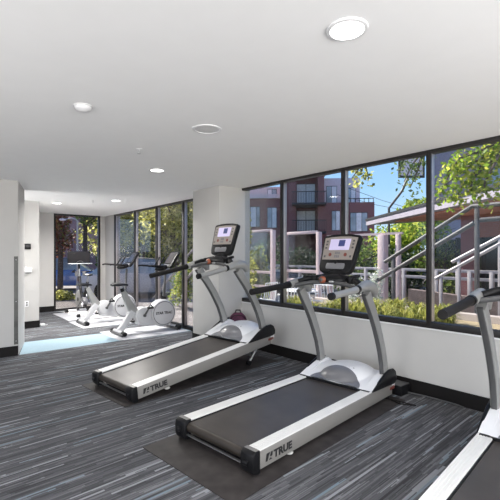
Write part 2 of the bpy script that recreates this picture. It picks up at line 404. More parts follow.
# ================================================================= TREADMILL
def treadmill():
    t = thing('treadmill', '', 'treadmill', group='silver treadmills facing the window wall')
    W2 = .42; IN = .315
    for s in (1, -1):
        # ribbed aluminium side rail, then its silver outer skirt
        a, b = (IN, W2-.004) if s == 1 else (-W2+.004, -IN)
        prof = [(a, .09), (b, .09), (b, .158)]
        nr = 5; out = []
        for i in range(nr):
            y0 = b+(a-b)*i/nr; y1 = b+(a-b)*(i+1)/nr; d = (y1-y0)
            out += [(y0+d*.1, .162), (y0+d*.8, .162), (y0+d*.85, .159), (y0+d*.95, .159)]
        prof += out + [(a, .158)]
        r_ = MB().prism(prof, 'x', .05, 1.62).build('side_rail', M_rail, t); r_['label'] = 'ribbed pale aluminium foot rail'
        o0, o1 = (W2-.012, W2) if s == 1 else (-W2, -W2+.012)
        sk = MB().box((.055, o0, .035), (2.05, o1, .155)).build('side_skirt', M_side, t, bevel=.004)
        MB().box((.055, (W2-.05 if s == 1 else -W2+.02), .035), (2.0, (W2-.02 if s == 1 else -W2+.05), .06)).build('frame_beam', M_dgrey, t)
        # rear end cap
        c0, c1 = (IN-.008, W2+.006) if s == 1 else (-W2-.006, -IN+.008)
        cap = MB().prism([(-.012, .055), (.0, .022), (.025, .015), (.058, .015), (.058, .166), (.015, .166), (-.008, .150), (-.014, .11)], 'y', c0, c1).build('end_cap', M_black, t, bevel=.006)
        cm = (c0+c1)/2
        B((.018, c0+.008, .1655), (.052, c1-.008, .1675)).build('cap_inlay', M_side, cap)
        MB().tube([(-.0145, cm-.02, .09), (-.0145, cm+.02, .09)], .018, 12).build('cap_boss', M_black, cap)
        # levelling foot
        MB().lathe([(.0001, .0), (.028, .0), (.030, .006), (.018, .014), (.006, .016), (.006, .05)], (.42 if s == -1 else .42, s*(W2-.04), .006), 'z', 20).build('leveling_foot', M_rail, t)
        # boot at the bottom of the upright
        b0, b1 = (W2-.018, W2+.010) if s == 1 else (-W2-.010, -W2+.018)
        MB().prism([(1.62, .155), (1.70, .195), (1.80, .240), (1.90, .280), (1.99, .298), (2.07, .292), (2.12, .262), (2.145, .20), (2.14, .150), (2.08, .135)], 'y', b0, b1).build('upright_boot', M_black, t, bevel=.01)
        B((2.0, min(s*.425, s*.40), .085), (2.10, max(s*.425, s*.40), .115)).build('release_latch', M_btn if s == -1 else M_black, t, bevel=.004)
        # curved upright
        pth = [(1.965, s*.375, .22), (1.945, s*.375, .36), (1.905, s*.375, .50), (1.85, s*.376, .63), (1.785, s*.377, .76), (1.71, s*.378, .89), (1.635, s*.379, 1.00), (1.575, s*.38, 1.09)]
        up = MB().rsweep(pth, [.088, .084, .082, .082, .084, .088, .094, .10], .062, .35).build('upright', M_silver, t)
        pin = [(x-.046, y, z-.012) for x, y, z in pth]
        MB().rsweep(pin, .022, .040, .4).build('upright_channel', M_dgrey, up)
        # shoulder where upright meets handrail
        kn = [(1.735, s*.385, 1.050), (1.728, s*.387, 1.098), (1.68, s*.389, 1.140), (1.60, s*.390, 1.160), (1.50, s*.392, 1.158), (1.40, s*.394, 1.142)]
        MB().tube(kn, [.030, .048, .055, .054, .046, .036], 16, flat=[.03, .042, .046, .046, .042, .036]).build('shoulder', M_silver, t)
        # handrail
        if s == 1:
            pts = [(1.46, .395, 1.150), (1.32, .398, 1.134), (1.1, .40, 1.118), (.90, .40, 1.106), (.835, .40, 1.102)]
            h = MB().tube(pts, [.034, .031, .030, .030, .030], 16).build('handrail', M_foam, t); h['label'] = 'long black foam handrail'
        else:
            pts = [(1.46, -.395, 1.150), (1.32, -.398, 1.134), (1.15, -.40, 1.122), (.965, -.40, 1.110)]
            h = MB().tube(pts, [.034, .030, .029, .029], 16).build('handrail', M_silver, t); h['label'] = 'shorter grey handrail with a dark tip'
            MB().tube([(.972, -.40, 1.1105), (.935, -.40, 1.108)], .031, 16).build('handrail_tip', M_black, h)
        MB().tube([(1.40, s*.396, 1.143), (1.365, s*.397, 1.139)], .0365, 16).build('joint_collar', M_black, t)
        # arm reaching inward to the hub
        MB().tube([(1.52, s*.36, 1.165), (1.57, s*.28, 1.195), (1.60, s*.18, 1.215), (1.61, s*.08, 1.222)], [.034, .036, .036, .04], 12, flat=[.03, .032, .032, .036]).build('inner_arm', M_black, t)
    # belt and its rear roller turn
    MB().box((.04, -IN+.012, .128), (1.63, IN-.012, .143)).build('running_belt', M_belt, t)
    MB().tube([(.045, -IN+.014, .108), (.045, IN-.014, .108)], .036, 20).build('belt_return', M_beltw, t)
    MB().box((.012, -IN, .050), (.026, IN, .060)).build('rear_crossbar', M_chrome, t)
    m = MB()
    for s in (1, -1): m.box((.06, min(s*IN, s*(IN-.010)), .12), (1.62, max(s*IN, s*(IN-.010)), .149))
    m.build('rail_gasket', M_black, t)
    B((.3, -IN+.01, .06), (1.9, IN-.01, .125)).build('deck_frame', M_black, t)
    # motor hood, domed in the middle
    U0, U1 = 1.605, 2.13; nu, nv = 44, 60; vs = []
    def hz(u, v):
        k = (u-U0)/(U1-U0)
        b_ = .166 + .085*math.sin(min(1, k*1.25)*math.pi/2) - (.05*max(0, (k-.82)/.18)**2)
        e = 1-((u-1.92)/.309)**2-(v/.318)**2
        d = .150+.165*math.sqrt(e) if e > 0 else 0
        return max(b_, min(d, .30+.0*u))
    for i in range(nu+1):
        for j in range(nv+1):
            u = U0+(U1-U0)*i/nu; v = -.335+.67*j/nv; vs.append((u, v, hz(u, v)-(.025 if (v/.268)**2+((u-1.606)/.160)**2 < 1 else 0)))
    fs = [(i*(nv+1)+j, (i+1)*(nv+1)+j, (i+1)*(nv+1)+j+1, i*(nv+1)+j+1) for i in range(nu) for j in range(nv)]
    m = MB().add(vs, fs)
    bot = [(U0, .10), (U1, .10)]
    o = len(m.v)
    ring = [i*(nv+1) for i in range(nu+1)] + [nu*(nv+1)+j for j in range(1, nv+1)] + [i*(nv+1)+nv for i in range(nu-1, -1, -1)] + [j for j in range(nv-1, 0, -1)]
    m.v += [(m.v[k][0], m.v[k][1], .09) for k in ring]
    n_ = len(ring); m.f += [(ring[k], ring[(k+1) % n_], o+(k+1) % n_, o+k) for k in range(n_)] + [tuple(o+k for k in range(n_))]
    hd = m.build('motor_hood', M_white, t)
    for s in (1, -1):   # flat side wings of the hood, out to the rails
        MB().prism([(1.615, .12), (1.615, .168), (1.72, .205), (1.84, .245), (1.95, .275), (2.04, .282), (2.10, .25), (2.13, .19), (2.13, .10)], 'y', min(s*.33, s*.412), max(s*.33, s*.412)).build('hood_wing', M_white, hd)
    # grey scoop in front of the dome
    vs = []; fs = []; na = 40; nr = 12
    for i in range(nr+1):
        for j in range(na+1):
            a = math.pi*j/na; q = i/nr
            v = .285*q*math.cos(a); u = 1.606+.175*q*math.sin(a)
            vs.append((u, v, max(hz(max(u, U0), v), .168)+.007*(1-(i/nr)**4)+.0015))
    fs = [(i*(na+1)+j, i*(na+1)+j+1, (i+1)*(na+1)+j+1, (i+1)*(na+1)+j) for i in range(nr) for j in range(na)]
    MB().add(vs, fs).build('hood_scoop', M_hoodg, hd)
    m = MB().box((1.588, -W2+.02, .146), (1.612, W2-.02, .1665)).build('hood_lip', M_black, hd)
    for dv in (-.02, .02): MB().ball((1.80, -.10+dv*1.3, hz(1.80, -.10)+.001), (.008, .010, .003)).build('hood_mark', M_hoodg, hd)
    # front crossbar + hub + accessory tray
    MB().ball((1.60, 0, 1.205), (.115, .17, .052)).build('console_hub', M_black, t)
    MB().tube([(1.45, .39, 1.13), (1.50, .2, 1.17), (1.52, 0, 1.18), (1.50, -.2, 1.17), (1.45, -.39, 1.13)], .020, 10).build('crossbar', M_dgrey, t)
    sn = MB().ball((1.475, .035, 1.205), (.030, .038, .036)).build('stop_key', M_red, t); sn['label'] = 'orange red safety stop key'
    MB().ball((1.452, .035, 1.205), (.018, .020, .020)).build('key_knob', M_dgrey, sn)
    for s in (1, -1):
        cp = MB().lathe([(.040, 1.17), (.045, 1.235), (.038, 1.235), (.033, 1.18), (.0001, 1.18)], (1.60, s*.21, .0), 'z', 20).build('cup_holder', M_black, t)
    MB().ball((1.47, -.07, 1.19), (.02, .03, .012)).build('grip_sensor', M_chrome, t)
    MB().box((-.02, -.055, -.02), (.02, .055, .012), Matrix.Translation((1.60, -.245, 1.243)) @ Matrix.Rotation(R(-12), 4, 'X')).build('speed_switch', M_black, t, bevel=.008)
    # console display, leaning forward, facing the runner
    con = bpy.data.objects.new('console', None)
    def plate(outline, d0, d1, name, m_, par, bv=0):
        """outline in (side, up) on the console face; d toward the runner"""
        ax_u = Vector((.40, 0, .917)); ax_n = Vector((-.917, 0, .40)); O = Vector((1.665, 0, 1.27))
        n = len(outline); vs = []
        for d in (d0, d1):
            vs += [O + Vector((0, -p_[0]*.95+.028, 0)) + ax_u*(p_[1]*1.12) + ax_n*d for p_ in outline]
        return MB().add(vs, [tuple(range(n))[::-1], tuple(range(n, 2*n))]+[(i, (i+1) % n, n+(i+1) % n, n+i) for i in range(n)]).build(name, m_, par, bevel=bv)
    bpy.data.objects.remove(con)
    ol = [(-.150, .0), (.150, .0), (.190, .018), (.207, .06), (.216, .16), (.232, .355), (.222, .377), (.12, .390), (0, .394), (-.12, .390), (-.222, .377), (-.232, .355), (-.216, .16), (-.207, .06), (-.190, .018)]
    cs = plate(ol, -.065, 0, 'console', M_black, t, .012)
    plate([(-.185, .128), (.185, .128), (.205, .350), (.12, .361), (0, .365), (-.12, .361), (-.205, .350)], -.001, .003, 'face_plate', M_face, cs)
    plate([(-.125, .225), (.125, .225), (.128, .338), (-.128, .338)], .003, .005, 'display_panel', M_lcd, cs)
    plate([(-.015, .262), (.062, .262), (.062, .326), (-.015, .326)], .005, .0065, 'display_inset', M_lcdd, cs)
    for sx in (-1, 1):
        for k in range(3): plate([(sx*.165-.011, .240+k*.034), (sx*.165+.011, .240+k*.034), (sx*.165+.011, .256+k*.034), (sx*.165-.011, .256+k*.034)], .003, .006, 'button', M_dgrey, cs)
        cx, cy = sx*.095, .178
        plate([(cx+.018*math.cos(R(a)), cy+.018*math.sin(R(a))) for a in range(0, 360, 30)], .003, .007, 'round_button', M_btn, cs)
        plate([(sx*.160-.010, .150), (sx*.160+.010, .150), (sx*.160+.010, .170), (sx*.160-.010, .170)], .003, .006, 'button', M_dgrey, cs)
    for k in range(6): plate([(-.030+.022*(k % 3)-.006, .148+.034*(k//3)), (-.030+.022*(k % 3)+.010, .148+.034*(k//3)), (-.030+.022*(k % 3)+.010, .172+.034*(k//3)), (-.030+.022*(k % 3)-.006, .172+.034*(k//3))], .003, .006, 'keypad_button', M_hoodg, cs)
    plate([(-.115, .048), (-.105, .036), (.105, .036), (.115, .048), (.115, .082), (.105, .094), (-.105, .094), (-.115, .082)], -.001, .006, 'reading_ledge', M_hoodg, cs, .003)
    plate([(cx_, cy_) for cx_, cy_ in [(.016*math.cos(R(a)), .100+.016*math.sin(R(a))) for a in range(0, 360, 40)]], .0, .008, 'speaker_port', M_black, cs)
    MB().tube([(1.60, 0, 1.20), (1.66, 0, 1.235), (1.725, 0, 1.285)], [.05, .045, .035], 14, flat=[.13, .11, .09]).build('console_neck', M_black, t)
    # lettering on the right skirt
    lt = text_mb('TRUE', .072, .0008, .0034)
    lt.xf(Matrix.Translation((.20, -W2-.0002, .066)) @ Matrix.Rotation(R(90), 4, 'X') @ Matrix.Scale(1.15, 4, (1, 0, 0))).build('brand_lettering', M_ink, t, smooth=False)
    m = MB()
    for poly in ([(.115, .066), (.135, .066), (.150, .100), (.165, .118), (.125, .118)], [(.150, .066), (.185, .066), (.170, .078), (.160, .078)], [(.158, .088), (.185, .088), (.188, .118), (.172, .118)]):
        m.prism(poly, 'y', -W2-.001, -W2+.0005)
    m.build('logo_mark', M_ink, t, smooth=False)
    # lift legs under the hood
    lf = MB()
    for s in (1, -1): lf.tube([(0, s*.27, 0), (-.20, s*.27, -.008), (-.36, s*.27, -.02)], .018, 10)
    lf.tube([(-.25, -.27, -.012), (-.25, .27, -.012)], .016, 10)
    lfo = lf.build('lift_frame', M_chrome, t, loc=(2.02, 0, .075))
    for s in (1, -1): MB().tube([(-.36, s*.27-.02, -.02), (-.36, s*.27+.02, -.02)], .032, 16).build('wheel', M_black, lfo)
    return t
TM = treadmill(); TD = R(6.4)
TM.location = (1.626, 2.3955, .0); TM.rotation_euler = (0, 0, TD)
TM['label'] = 'middle silver treadmill lying flat with its lit display in front of the window'
tm1 = dup(TM, (1.5535, 4.109, .0), None, 'farthest treadmill, tilted uphill, in front of the white column')
tm1.rotation_euler = (0, -R(6.6), TD)
for ch in tm1.children:
    if ch.name.startswith('lift_frame'): ch.rotation_euler = (0, -R(38), 0)
tm3 = dup(TM, (1.565, .586, .0), None, 'nearest treadmill at the right edge, only its left rail and upright in view')
tm3.rotation_euler = (0, 0, TD)
for o_ in list(tm3.children)+list(TM.children)+list(tm1.children): pass

def fmat(c, rz, L, Wd, label, m_, h=.006, nm='floor_mat'):
    o = B((0, -Wd/2, .0004), (L, Wd/2, h)).build(nm, m_, bevel=.002); o.location = (c[0], c[1], 0); o.rotation_euler = (0, 0, rz)
    return tag(o, label, 'mat')
fmat((1.352, 2.333), R(6), 2.35, 1.0, 'dark brown rubber mat under the middle treadmill', M_mat)
fmat((1.455, 4.15), R(7), 2.3, .94, 'dark rubber mat under the far tilted treadmill', M_mat)
fmat((2.62, 7.09), 0, 1.36, .98, 'light grey mat under the exercise bike nearest the blue carpet strip', M_gmat)
fmat((2.50, 8.66), 0, 1.48, 1.0, 'light grey mat under the middle exercise bike', M_gmat)
fmat((2.55, 10.0), 0, 1.42, 1.35, 'pale sunlit mat under the spinning bike by the far window', M_gmat)

# ================================================================= EXERCISE BIKES
def bike():
    t = thing('exercise_bike', '', 'exercise bike', group='white upright exercise bikes by the tall windows')
    # floor bars with rubber ends
    for x, nm in ((0, 'rear_foot'), (1.08, 'front_foot')):
        b_ = MB().rsweep([(x-.0, 0, .05), (x+.001, 0, .05)], .05, .5).v and None
        fo = MB().tube([(x, -.27, .055), (x, .27, .055)], .032, 12, flat=.032).build(nm, M_bike, t)
        for s in (1, -1): MB().tube([(x, s*.20, .052), (x, s*.30, .048)], [.042, .040], 12).build('foot_cap', M_black, fo)
        MB().tube([(x-.03, -.28, .03), (x-.03, .28, .03)], .026, 10).build('foot_pad', M_dgrey, fo)
    # bent frame tube: foot -> elbow -> seat
    MB().rsweep([(.02, 0, .07), (.10, 0, .16), (.19, 0, .29), (.27, 0, .40)], [.11, .10, .11, .15], .09, .4).build('lower_frame', M_bike, t)
    MB().rsweep([(.31, 0, .34), (.26, 0, .44), (.17, 0, .60), (.085, 0, .78)], [.20, .16, .12, .09], .085, .4).build('seat_tube', M_silver, t)
    MB().tube([(.095, 0, .74), (.06, 0, .84)], .034, 12).build('seat_clamp', M_black, t)
    sp = MB().tube([(.08, 0, .78), (.045, 0, .88)], .020, 12).build('seat_post', M_chrome, t)
    sd = MB()
    sd.tube([(-.12, 0, .900), (-.08, 0, .915), (.0, 0, .910), (.08, 0, .905), (.16, 0, .895), (.18, 0, .885)], [.022, .032, .034, .026, .020, .012], 14, flat=[.085, .115, .095, .045, .026, .014]).build('saddle', M_black, t)
    # body shroud with flywheel housing and crank disc
    MB().prism([(.34, .16), (.50, .13), (.86, .10), (1.00, .14)]+arc((.86, .33), .235, -30, 150, 16)+[(.56, .46), (.42, .45), (.33, .34)], 'y', -.065, .065).build('body_shroud', M_bike, t, bevel=.015)
    fw = MB().lathe([(.0001, -.105), (.20, -.105), (.245, -.09), (.262, -.06), (.262, .06), (.245, .09), (.20, .105), (.0001, .105)], (.86, 0, .325), 'y', 40).build('flywheel_cover', M_bike, t)
    MB().lathe([(.215, -.1055), (.222, -.108), (.229, -.1055)], (.86, 0, .325), 'y', 40).build('cover_ring', M_hoodg, fw)
    tx = text_mb('STAR TRAC', .066, .0008, .003); wx = max(v[0] for v in tx.v)
    tx.xf(Matrix.Translation((.86-wx*.5, -.1062, .31)) @ Matrix.Rotation(R(90), 4, 'X')).build('brand_lettering', M_ink, fw, smooth=False)
    cd = MB().lathe([(.0001, -.115), (.115, -.115), (.145, -.10), (.15, -.06), (.15, .06), (.145, .10), (.115, .115), (.0001, .115)], (.45, 0, .32), 'y', 32).build('crank_cover', M_bike, t)
    for s, a in ((-1, 60), (1, 240)):
        c = (.45, s*.13, .32); e = (.45+.165*math.cos(R(a)), s*.145, .32+.165*math.sin(R(a)))
        cr = MB().tube([c, e], [.020, .015], 10).tube([(c[0], s*.11, c[2]), (c[0], s*.145, c[2])], .028, 14).build('crank_arm', M_dgrey, t)
        MB().box((e[0]-.05, min(e[1], e[1]+s*.10), e[2]-.014), (e[0]+.05, max(e[1], e[1]+s*.10), e[2]+.014)).build('pedal', M_black, cr, bevel=.006)
        MB().tube([(e[0]-.045, e[1]+s*.05, e[2]+.01), (e[0], e[1]+s*.05, e[2]+.06), (e[0]+.045, e[1]+s*.05, e[2]+.01)], .008, 8, flat=.025).build('pedal_strap', M_black, cr)
    # mast, handlebar, console
    MB().tube([(.885, 0, .50), (.905, 0, .64)], [.062, .045], 14).build('mast_collar', M_black, t)
    MB().rsweep([(.90, 0, .60), (.925, 0, .90), (.94, 0, 1.14)], [.050, .042, .04], .045, .4).build('mast', M_dgrey, t)
    MB().ball((.86, 0, 1.19), (.15, .08, .055), Matrix.Rotation(R(-10), 4, 'Y')).build('handlebar_hub', M_black, t)
    MB().box((.70, -.05, 1.215), (.84, .05, 1.24)).build('armrest_pad', M_hoodg, t, bevel=.01)
    for s in (1, -1):
        MB().tube([(.90, s*.05, 1.20), (.82, s*.17, 1.215), (.68, s*.22, 1.235), (.54, s*.23, 1.245), (.48, s*.22, 1.235)], [.020, .018, .018, .018, .016], 10).build('handlebar', M_foam, t)
        MB().tube([(.76, s*.10, 1.22), (.80, s*.10, 1.30), (.865, s*.10, 1.40)], [.016, .015, .017], 10).build('upper_grip', M_black, t)
    q = Matrix.Translation((.955, 0, 1.19)) @ Matrix.Rotation(R(34), 4, 'Y')
    cs = MB().prism([(-.15, .0), (.15, .0), (.175, .05), (.165, .36), (.13, .385), (-.13, .385), (-.165, .36), (-.175, .05)], 'x', -.02, .025).xf(q).build('console', M_black, t, bevel=.012)
    MB().prism([(-.125, .10), (.125, .10), (.12, .345), (-.12, .345)], 'x', -.0235, -.02).xf(q).build('display', M_screen, cs)
    MB().prism([(-.10, .03), (.10, .03), (.10, .07), (-.10, .07)], 'x', -.0245, -.02).xf(q).build('button_strip', M_hoodg, cs)
    return t
bk = bike(); bk.location = (2.79, 7.09, .006)
bk['label'] = 'white exercise bike nearest the blue carpet strip, handlebar overlapped by the far treadmill'
b2 = dup(bk, (2.64, 8.62, .006), None, 'white exercise bike standing between the nearer bike and the spinning bike')
for ch in b2.children:
    if ch.name.split('.')[0] in ('saddle', 'seat_post', 'seat_clamp', 'seat_tube'): ch.location.z = -.08 if not ch.name.startswith('seat_tube') else -.02

def spin_bike():
    t = thing('spinning_bike', 'narrow spinning bike with a large dark screen standing before the far window', 'exercise bike', (3.10, 9.62, .006))
    for y, nm in ((0, 'rear_foot'), (.95, 'front_foot')):
        fo = MB().tube([(-.26, y, .05), (.26, y, .05)], .032, 12).build(nm, M_white, t)
        for s in (1, -1): MB().tube([(s*.22, y, .045), (s*.29, y, .045)], .038, 12).build('foot_cap', M_black, fo)
    MB().tube([(0, 0, .06), (0, .30, .22), (0, .60, .30), (0, .95, .06)], .034, 10).build('base_frame', M_dkmetal, t)
    MB().tube([(0, .48, .26), (0, .30, .55), (0, .16, .80)], .036, 12).build('seat_tube', M_dkmetal, t)
    MB().tube([(0, .20, .72), (0, .12, .95)], .018, 10).build('seat_post', M_chrome, t)
    MB().ball((0, .08, .975), (.09, .15, .03)).build('saddle', M_black, t)
    MB().tube([(0, .50, .30), (0, .70, .62), (0, .78, .92)], .036, 12).build('fork_tube', M_dkmetal, t)
    fw = MB().lathe([(.0001, -.03), (.20, -.03), (.225, -.025), (.23, 0), (.225, .025), (.20, .03), (.0001, .03)], (0, .80, .34), 'x', 32).build('flywheel', M_silver, t)
    MB().lathe([(.0001, -.035), (.05, -.035), (.05, .035), (.0001, .035)], (0, .80, .34), 'x', 20).build('flywheel_hub', M_black, fw)
    MB().lathe([(.0001, -.06), (.10, -.055), (.11, 0), (.10, .055), (.0001, .06)], (0, .38, .33), 'x', 28).build('crank_cover', M_hoodg, t)
    for s, a in ((1, 60), (-1, 240)):
        e = (s*.08, .38+.16*math.cos(R(a)), .33+.16*math.sin(R(a)))
        cr = MB().tube([(s*.06, .38, .33), e], .014, 8).build('crank_arm', M_chrome, t)
        MB().box((min(e[0], e[0]+s*.10), e[1]-.045, e[2]-.012), (max(e[0], e[0]+s*.10), e[1]+.045, e[2]+.012)).build('pedal', M_black, cr, bevel=.005)
        MB().tube([(s*.03, .76, 1.02), (s*.20, .70, 1.03), (s*.22, .55, 1.05), (s*.21, .46, 1.08)], .016, 10).build('handlebar', M_black, t)
    MB().tube([(0, .78, .88), (0, .78, 1.10)], .022, 10).build('handlebar_post', M_chrome, t)
    for s in (1, -1): MB().lathe([(.042, .86), (.040, .98), (.034, .98), (.034, .87), (.0001, .87)], (s*.09, .70, .07), 'z', 14).build('bottle_holder', M_hoodg, t)
    MB().tube([(0, .80, 1.05), (0, .84, 1.24)], .024, 10).build('screen_post', M_black, t)
    sc = B((-.27, .80, 1.245), (.27, .835, 1.535)).build('screen', M_black, t, bevel=.006)
    B((-.255, .797, 1.262), (.255, .80, 1.522)).build('screen_glass', M_screen, sc)
    B((-.26, .72, 1.222), (.30, .84, 1.242)).build('device_shelf', M_white, t, bevel=.006)
    MB().tube([(-.09, .74, 1.245), (-.05, .74, 1.285), (.0, .74, 1.30), (.05, .74, 1.285), (.09, .74, 1.245)], .006, 8).build('shelf_hoop', M_hoodg, t)
    return t
spin_bike()

# ================================================================= BACKPACK, CABLE BOX
t = thing('backpack', 'maroon backpack slumped on the floor against the white column, seen through the far treadmill', 'backpack', (3.80, 4.87, 0), R(-38))
vs = []
M_ = MB(); prof = []
for j in range(11):
    k = j/10; z = .56*k; w_ = .155*(1-.35*max(0, (k-.55)/.45)**2)*(.92+.08*math.sin(k*3.1)); d_ = .10*(1-.45*k**2)
    prof.append((z, w_ if j < 10 else .06, d_ if j < 10 else .03))
ring = 20
for z, a, b_ in prof:
    for k in range(ring):
        an = 2*math.pi*k/ring; ca, sa = math.cos(an), math.sin(an)
        vs.append((a*math.copysign(abs(ca)**.6, ca), b_*math.copysign(abs(sa)**.6, sa), z+.001))
M_.add(vs, [(j*ring+k, j*ring+(k+1) % ring, (j+1)*ring+(k+1) % ring, (j+1)*ring+k) for j in range(10) for k in range(ring)]+[tuple(range(ring))[::-1], tuple(range(10*ring, 11*ring))])
M_.build('bag_body', M_pink, t)
pk = MB().ball((0, -.095, .20), (.115, .05, .15)).build('front_pocket', M_pink2, t)
MB().tube([(-.09, -.135, .30), (0, -.148, .315), (.09, -.135, .30)], .005, 6).build('zipper', M_black, pk)
MB().tube([(-.12, -.06, .47), (-.06, -.085, .53), (.06, -.085, .53), (.12, -.06, .47)], .007, 6).build('main_zipper', M_black, t)
MB().tube([(-.04, 0, .555), (-.03, 0, .60), (.03, 0, .60), (.04, 0, .555)], .010, 8).build('top_handle', M_black, t)
MB().tube([(-.13, -.03, .50), (-.21, -.05, .40), (-.22, -.05, .24), (-.16, -.03, .08)], .010, 8, flat=.018).build('shoulder_strap', M_black, t)

t = thing('power_box', 'low black power box on the floor against the baseboard behind the middle treadmill', 'power box', (3.86, 2.27, 0), R(0))
B((-.06, -.11, .001), (.13, .12, .10)).build('box_body', M_black, t, bevel=.008)
B((-.05, -.10, .10), (.12, .11, .104)).build('box_lid', M_dgrey, t)
cb = MB().tube([(3.80, 2.30, .05), (3.72, 2.26, .02), (3.63, 2.20, .012), (3.58, 2.05, .012), (3.66, 1.93, .012), (3.60, 2.34, .012), (3.55, 2.42, .03)], .006, 8).xf(Matrix.Translation((-3.86, -2.27, 0))).build('power_cord', M_foam, t)
cb = MB().tube([(3.93, 2.17, .02), (3.96, 1.95, .02), (3.985, 1.70, .012), (3.97, 1.62, .010)], .007, 8).xf(Matrix.Translation((-3.86, -2.27, 0))).build('power_cord', M_dgrey, t)

# ================================================================= OUTSIDE
struct(B((4.19, -8, -.30), (11.0, 40, -.10)).build('pavement', M_pave, smooth=False))
struct(B((-40, 12, -.32), (80, 90, -.12)).build('street', M_street, smooth=False))
struct(B((11.0, -30, -.32), (80, 12, -.12)).build('yard', M_street, smooth=False))
struct(B((4.20, -4, -.12), (6.10, 5.4, .50)).build('planter_bed', M_sand, smooth=False))
k = B((6.10, -4, -.12), (6.25, 5.4, .60)).build('planter_kerb', M_kerb, bevel=.01); struct(k)

def leaves(mb, n, c, rad, size, rnd, asp=.55, shell=.35):
    for _ in range(n):
        while True:
            p = Vector((rnd.uniform(-1, 1), rnd.uniform(-1, 1), rnd.uniform(-1, 1)))
            if shell < p.length < 1: break
        p = Vector((c[0]+p.x*rad[0], c[1]+p.y*rad[1], c[2]+p.z*rad[2]))
        d = Vector((rnd.gauss(0, 1), rnd.gauss(0, 1), rnd.gauss(0, .8)-.2)).normalized()
        s_ = d.cross(Vector((rnd.gauss(0, 1), rnd.gauss(0, 1), rnd.gauss(0, 1)))).normalized()
        L = size*rnd.uniform(.7, 1.3)
        mb.add([p, p+d*L*.5+s_*L*asp*.5, p+d*L, p+d*L*.5-s_*L*asp*.5], [(0, 1, 2, 3)])
def tree(name, label, base, top, rx, m_, n=2600, size=.22, blobs=9, cb=.25, seed=1, group='trees and shrubs outside', trunk=.12, cat='tree', flat=.8):
    """trunk from the ground and a crown of leaves between cb*height and top"""
    rnd = random.Random(seed); H_ = top-base.z
    t = thing(name, label, cat, base, 0, group)
    tr = MB().tube([(0, 0, 0), (rx*.03, 0, H_*cb), (0, rx*.04, H_*.6), (rx*.05, 0, H_*.85)], [trunk, trunk*.8, trunk*.5, trunk*.2], 8)
    for k in range(5):
        a = rnd.uniform(0, 6.28); z0 = H_*rnd.uniform(max(cb, .15), .6)
        tr.tube([(0, 0, z0), (rx*.35*math.cos(a), rx*.35*math.sin(a), z0+H_*.12), (rx*.7*math.cos(a), rx*.7*math.sin(a), z0+H_*.2)], [trunk*.4, trunk*.25, trunk*.08], 6)
    tr.build('trunk', M_bark, t)
    mb = MB(); zc = H_*(1+cb)/2; rz = H_*(1-cb)/2
    for k in range(blobs):
        a = rnd.uniform(0, 6.28); q = rnd.uniform(0, .62); hz_ = rnd.uniform(-.62, .62)
        br = rnd.uniform(.36, .52)
        leaves(mb, n//blobs, (q*rx*math.cos(a), q*rx*math.sin(a)*flat, zc+hz_*rz), (br*rx, br*rx*flat, br*rz*1.05), size, rnd)
    mb.build('foliage', m_, t, smooth=False)
    return t
G = -.12
def tr_at(px, d, top_py, **k):
    b_ = dep(px, 255, d); b_.z = G; top = EYE+(255-top_py)/FPX*d
    return tree(base=b_, top=top, **k)
# trees right of the brick block, over the canopy roof, hedge behind the patio
tr_at(395, 20, 222, name='leafy_tree', label='rounded yellow-green tree right of the brick apartment block, above the tall patio posts', rx=2.4, m_=L_bright, n=5200, size=.20, blobs=16, cb=.05, seed=3)
tr_at(418, 24, 196, name='leafy_tree', label='tree rising behind the low canopy roof against the blue sky', rx=3.0, m_=L_bright, n=3600, size=.26, cb=.35, seed=4)
tr_at(360, 16, 240, name='hedge_shrub', label='green shrub right of the middle treadmill display, beside the tall posts', rx=1.6, m_=L_mid, n=2600, size=.14, cb=.0, seed=5, cat='shrub')
tr_at(446, 13, 238, name='hedge_shrub', label='dark green shrub under the canopy left of the brick pier', rx=1.5, m_=L_mid, n=3000, size=.13, cb=.0, seed=6, cat='shrub')
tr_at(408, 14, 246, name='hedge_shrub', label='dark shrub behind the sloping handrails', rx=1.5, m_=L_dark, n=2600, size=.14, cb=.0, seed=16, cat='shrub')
tr_at(258, 11.5, 243, name='hedge_shrub', label='sunlit yellow-green shrub seen through the leftmost patio frame', rx=.5, m_=L_bright, n=1800, size=.11, cb=.0, seed=7, cat='shrub')
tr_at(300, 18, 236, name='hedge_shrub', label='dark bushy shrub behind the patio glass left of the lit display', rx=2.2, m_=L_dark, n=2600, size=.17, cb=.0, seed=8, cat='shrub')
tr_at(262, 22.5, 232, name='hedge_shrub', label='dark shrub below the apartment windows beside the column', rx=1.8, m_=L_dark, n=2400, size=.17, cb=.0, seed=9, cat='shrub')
tr_at(246, 9.0, 205, name='slender_tree', label='slim yellow-green tree just right of the white column', rx=.28, m_=L_olive, n=900, size=.10, cb=.15, seed=10, trunk=.035, blobs=7)
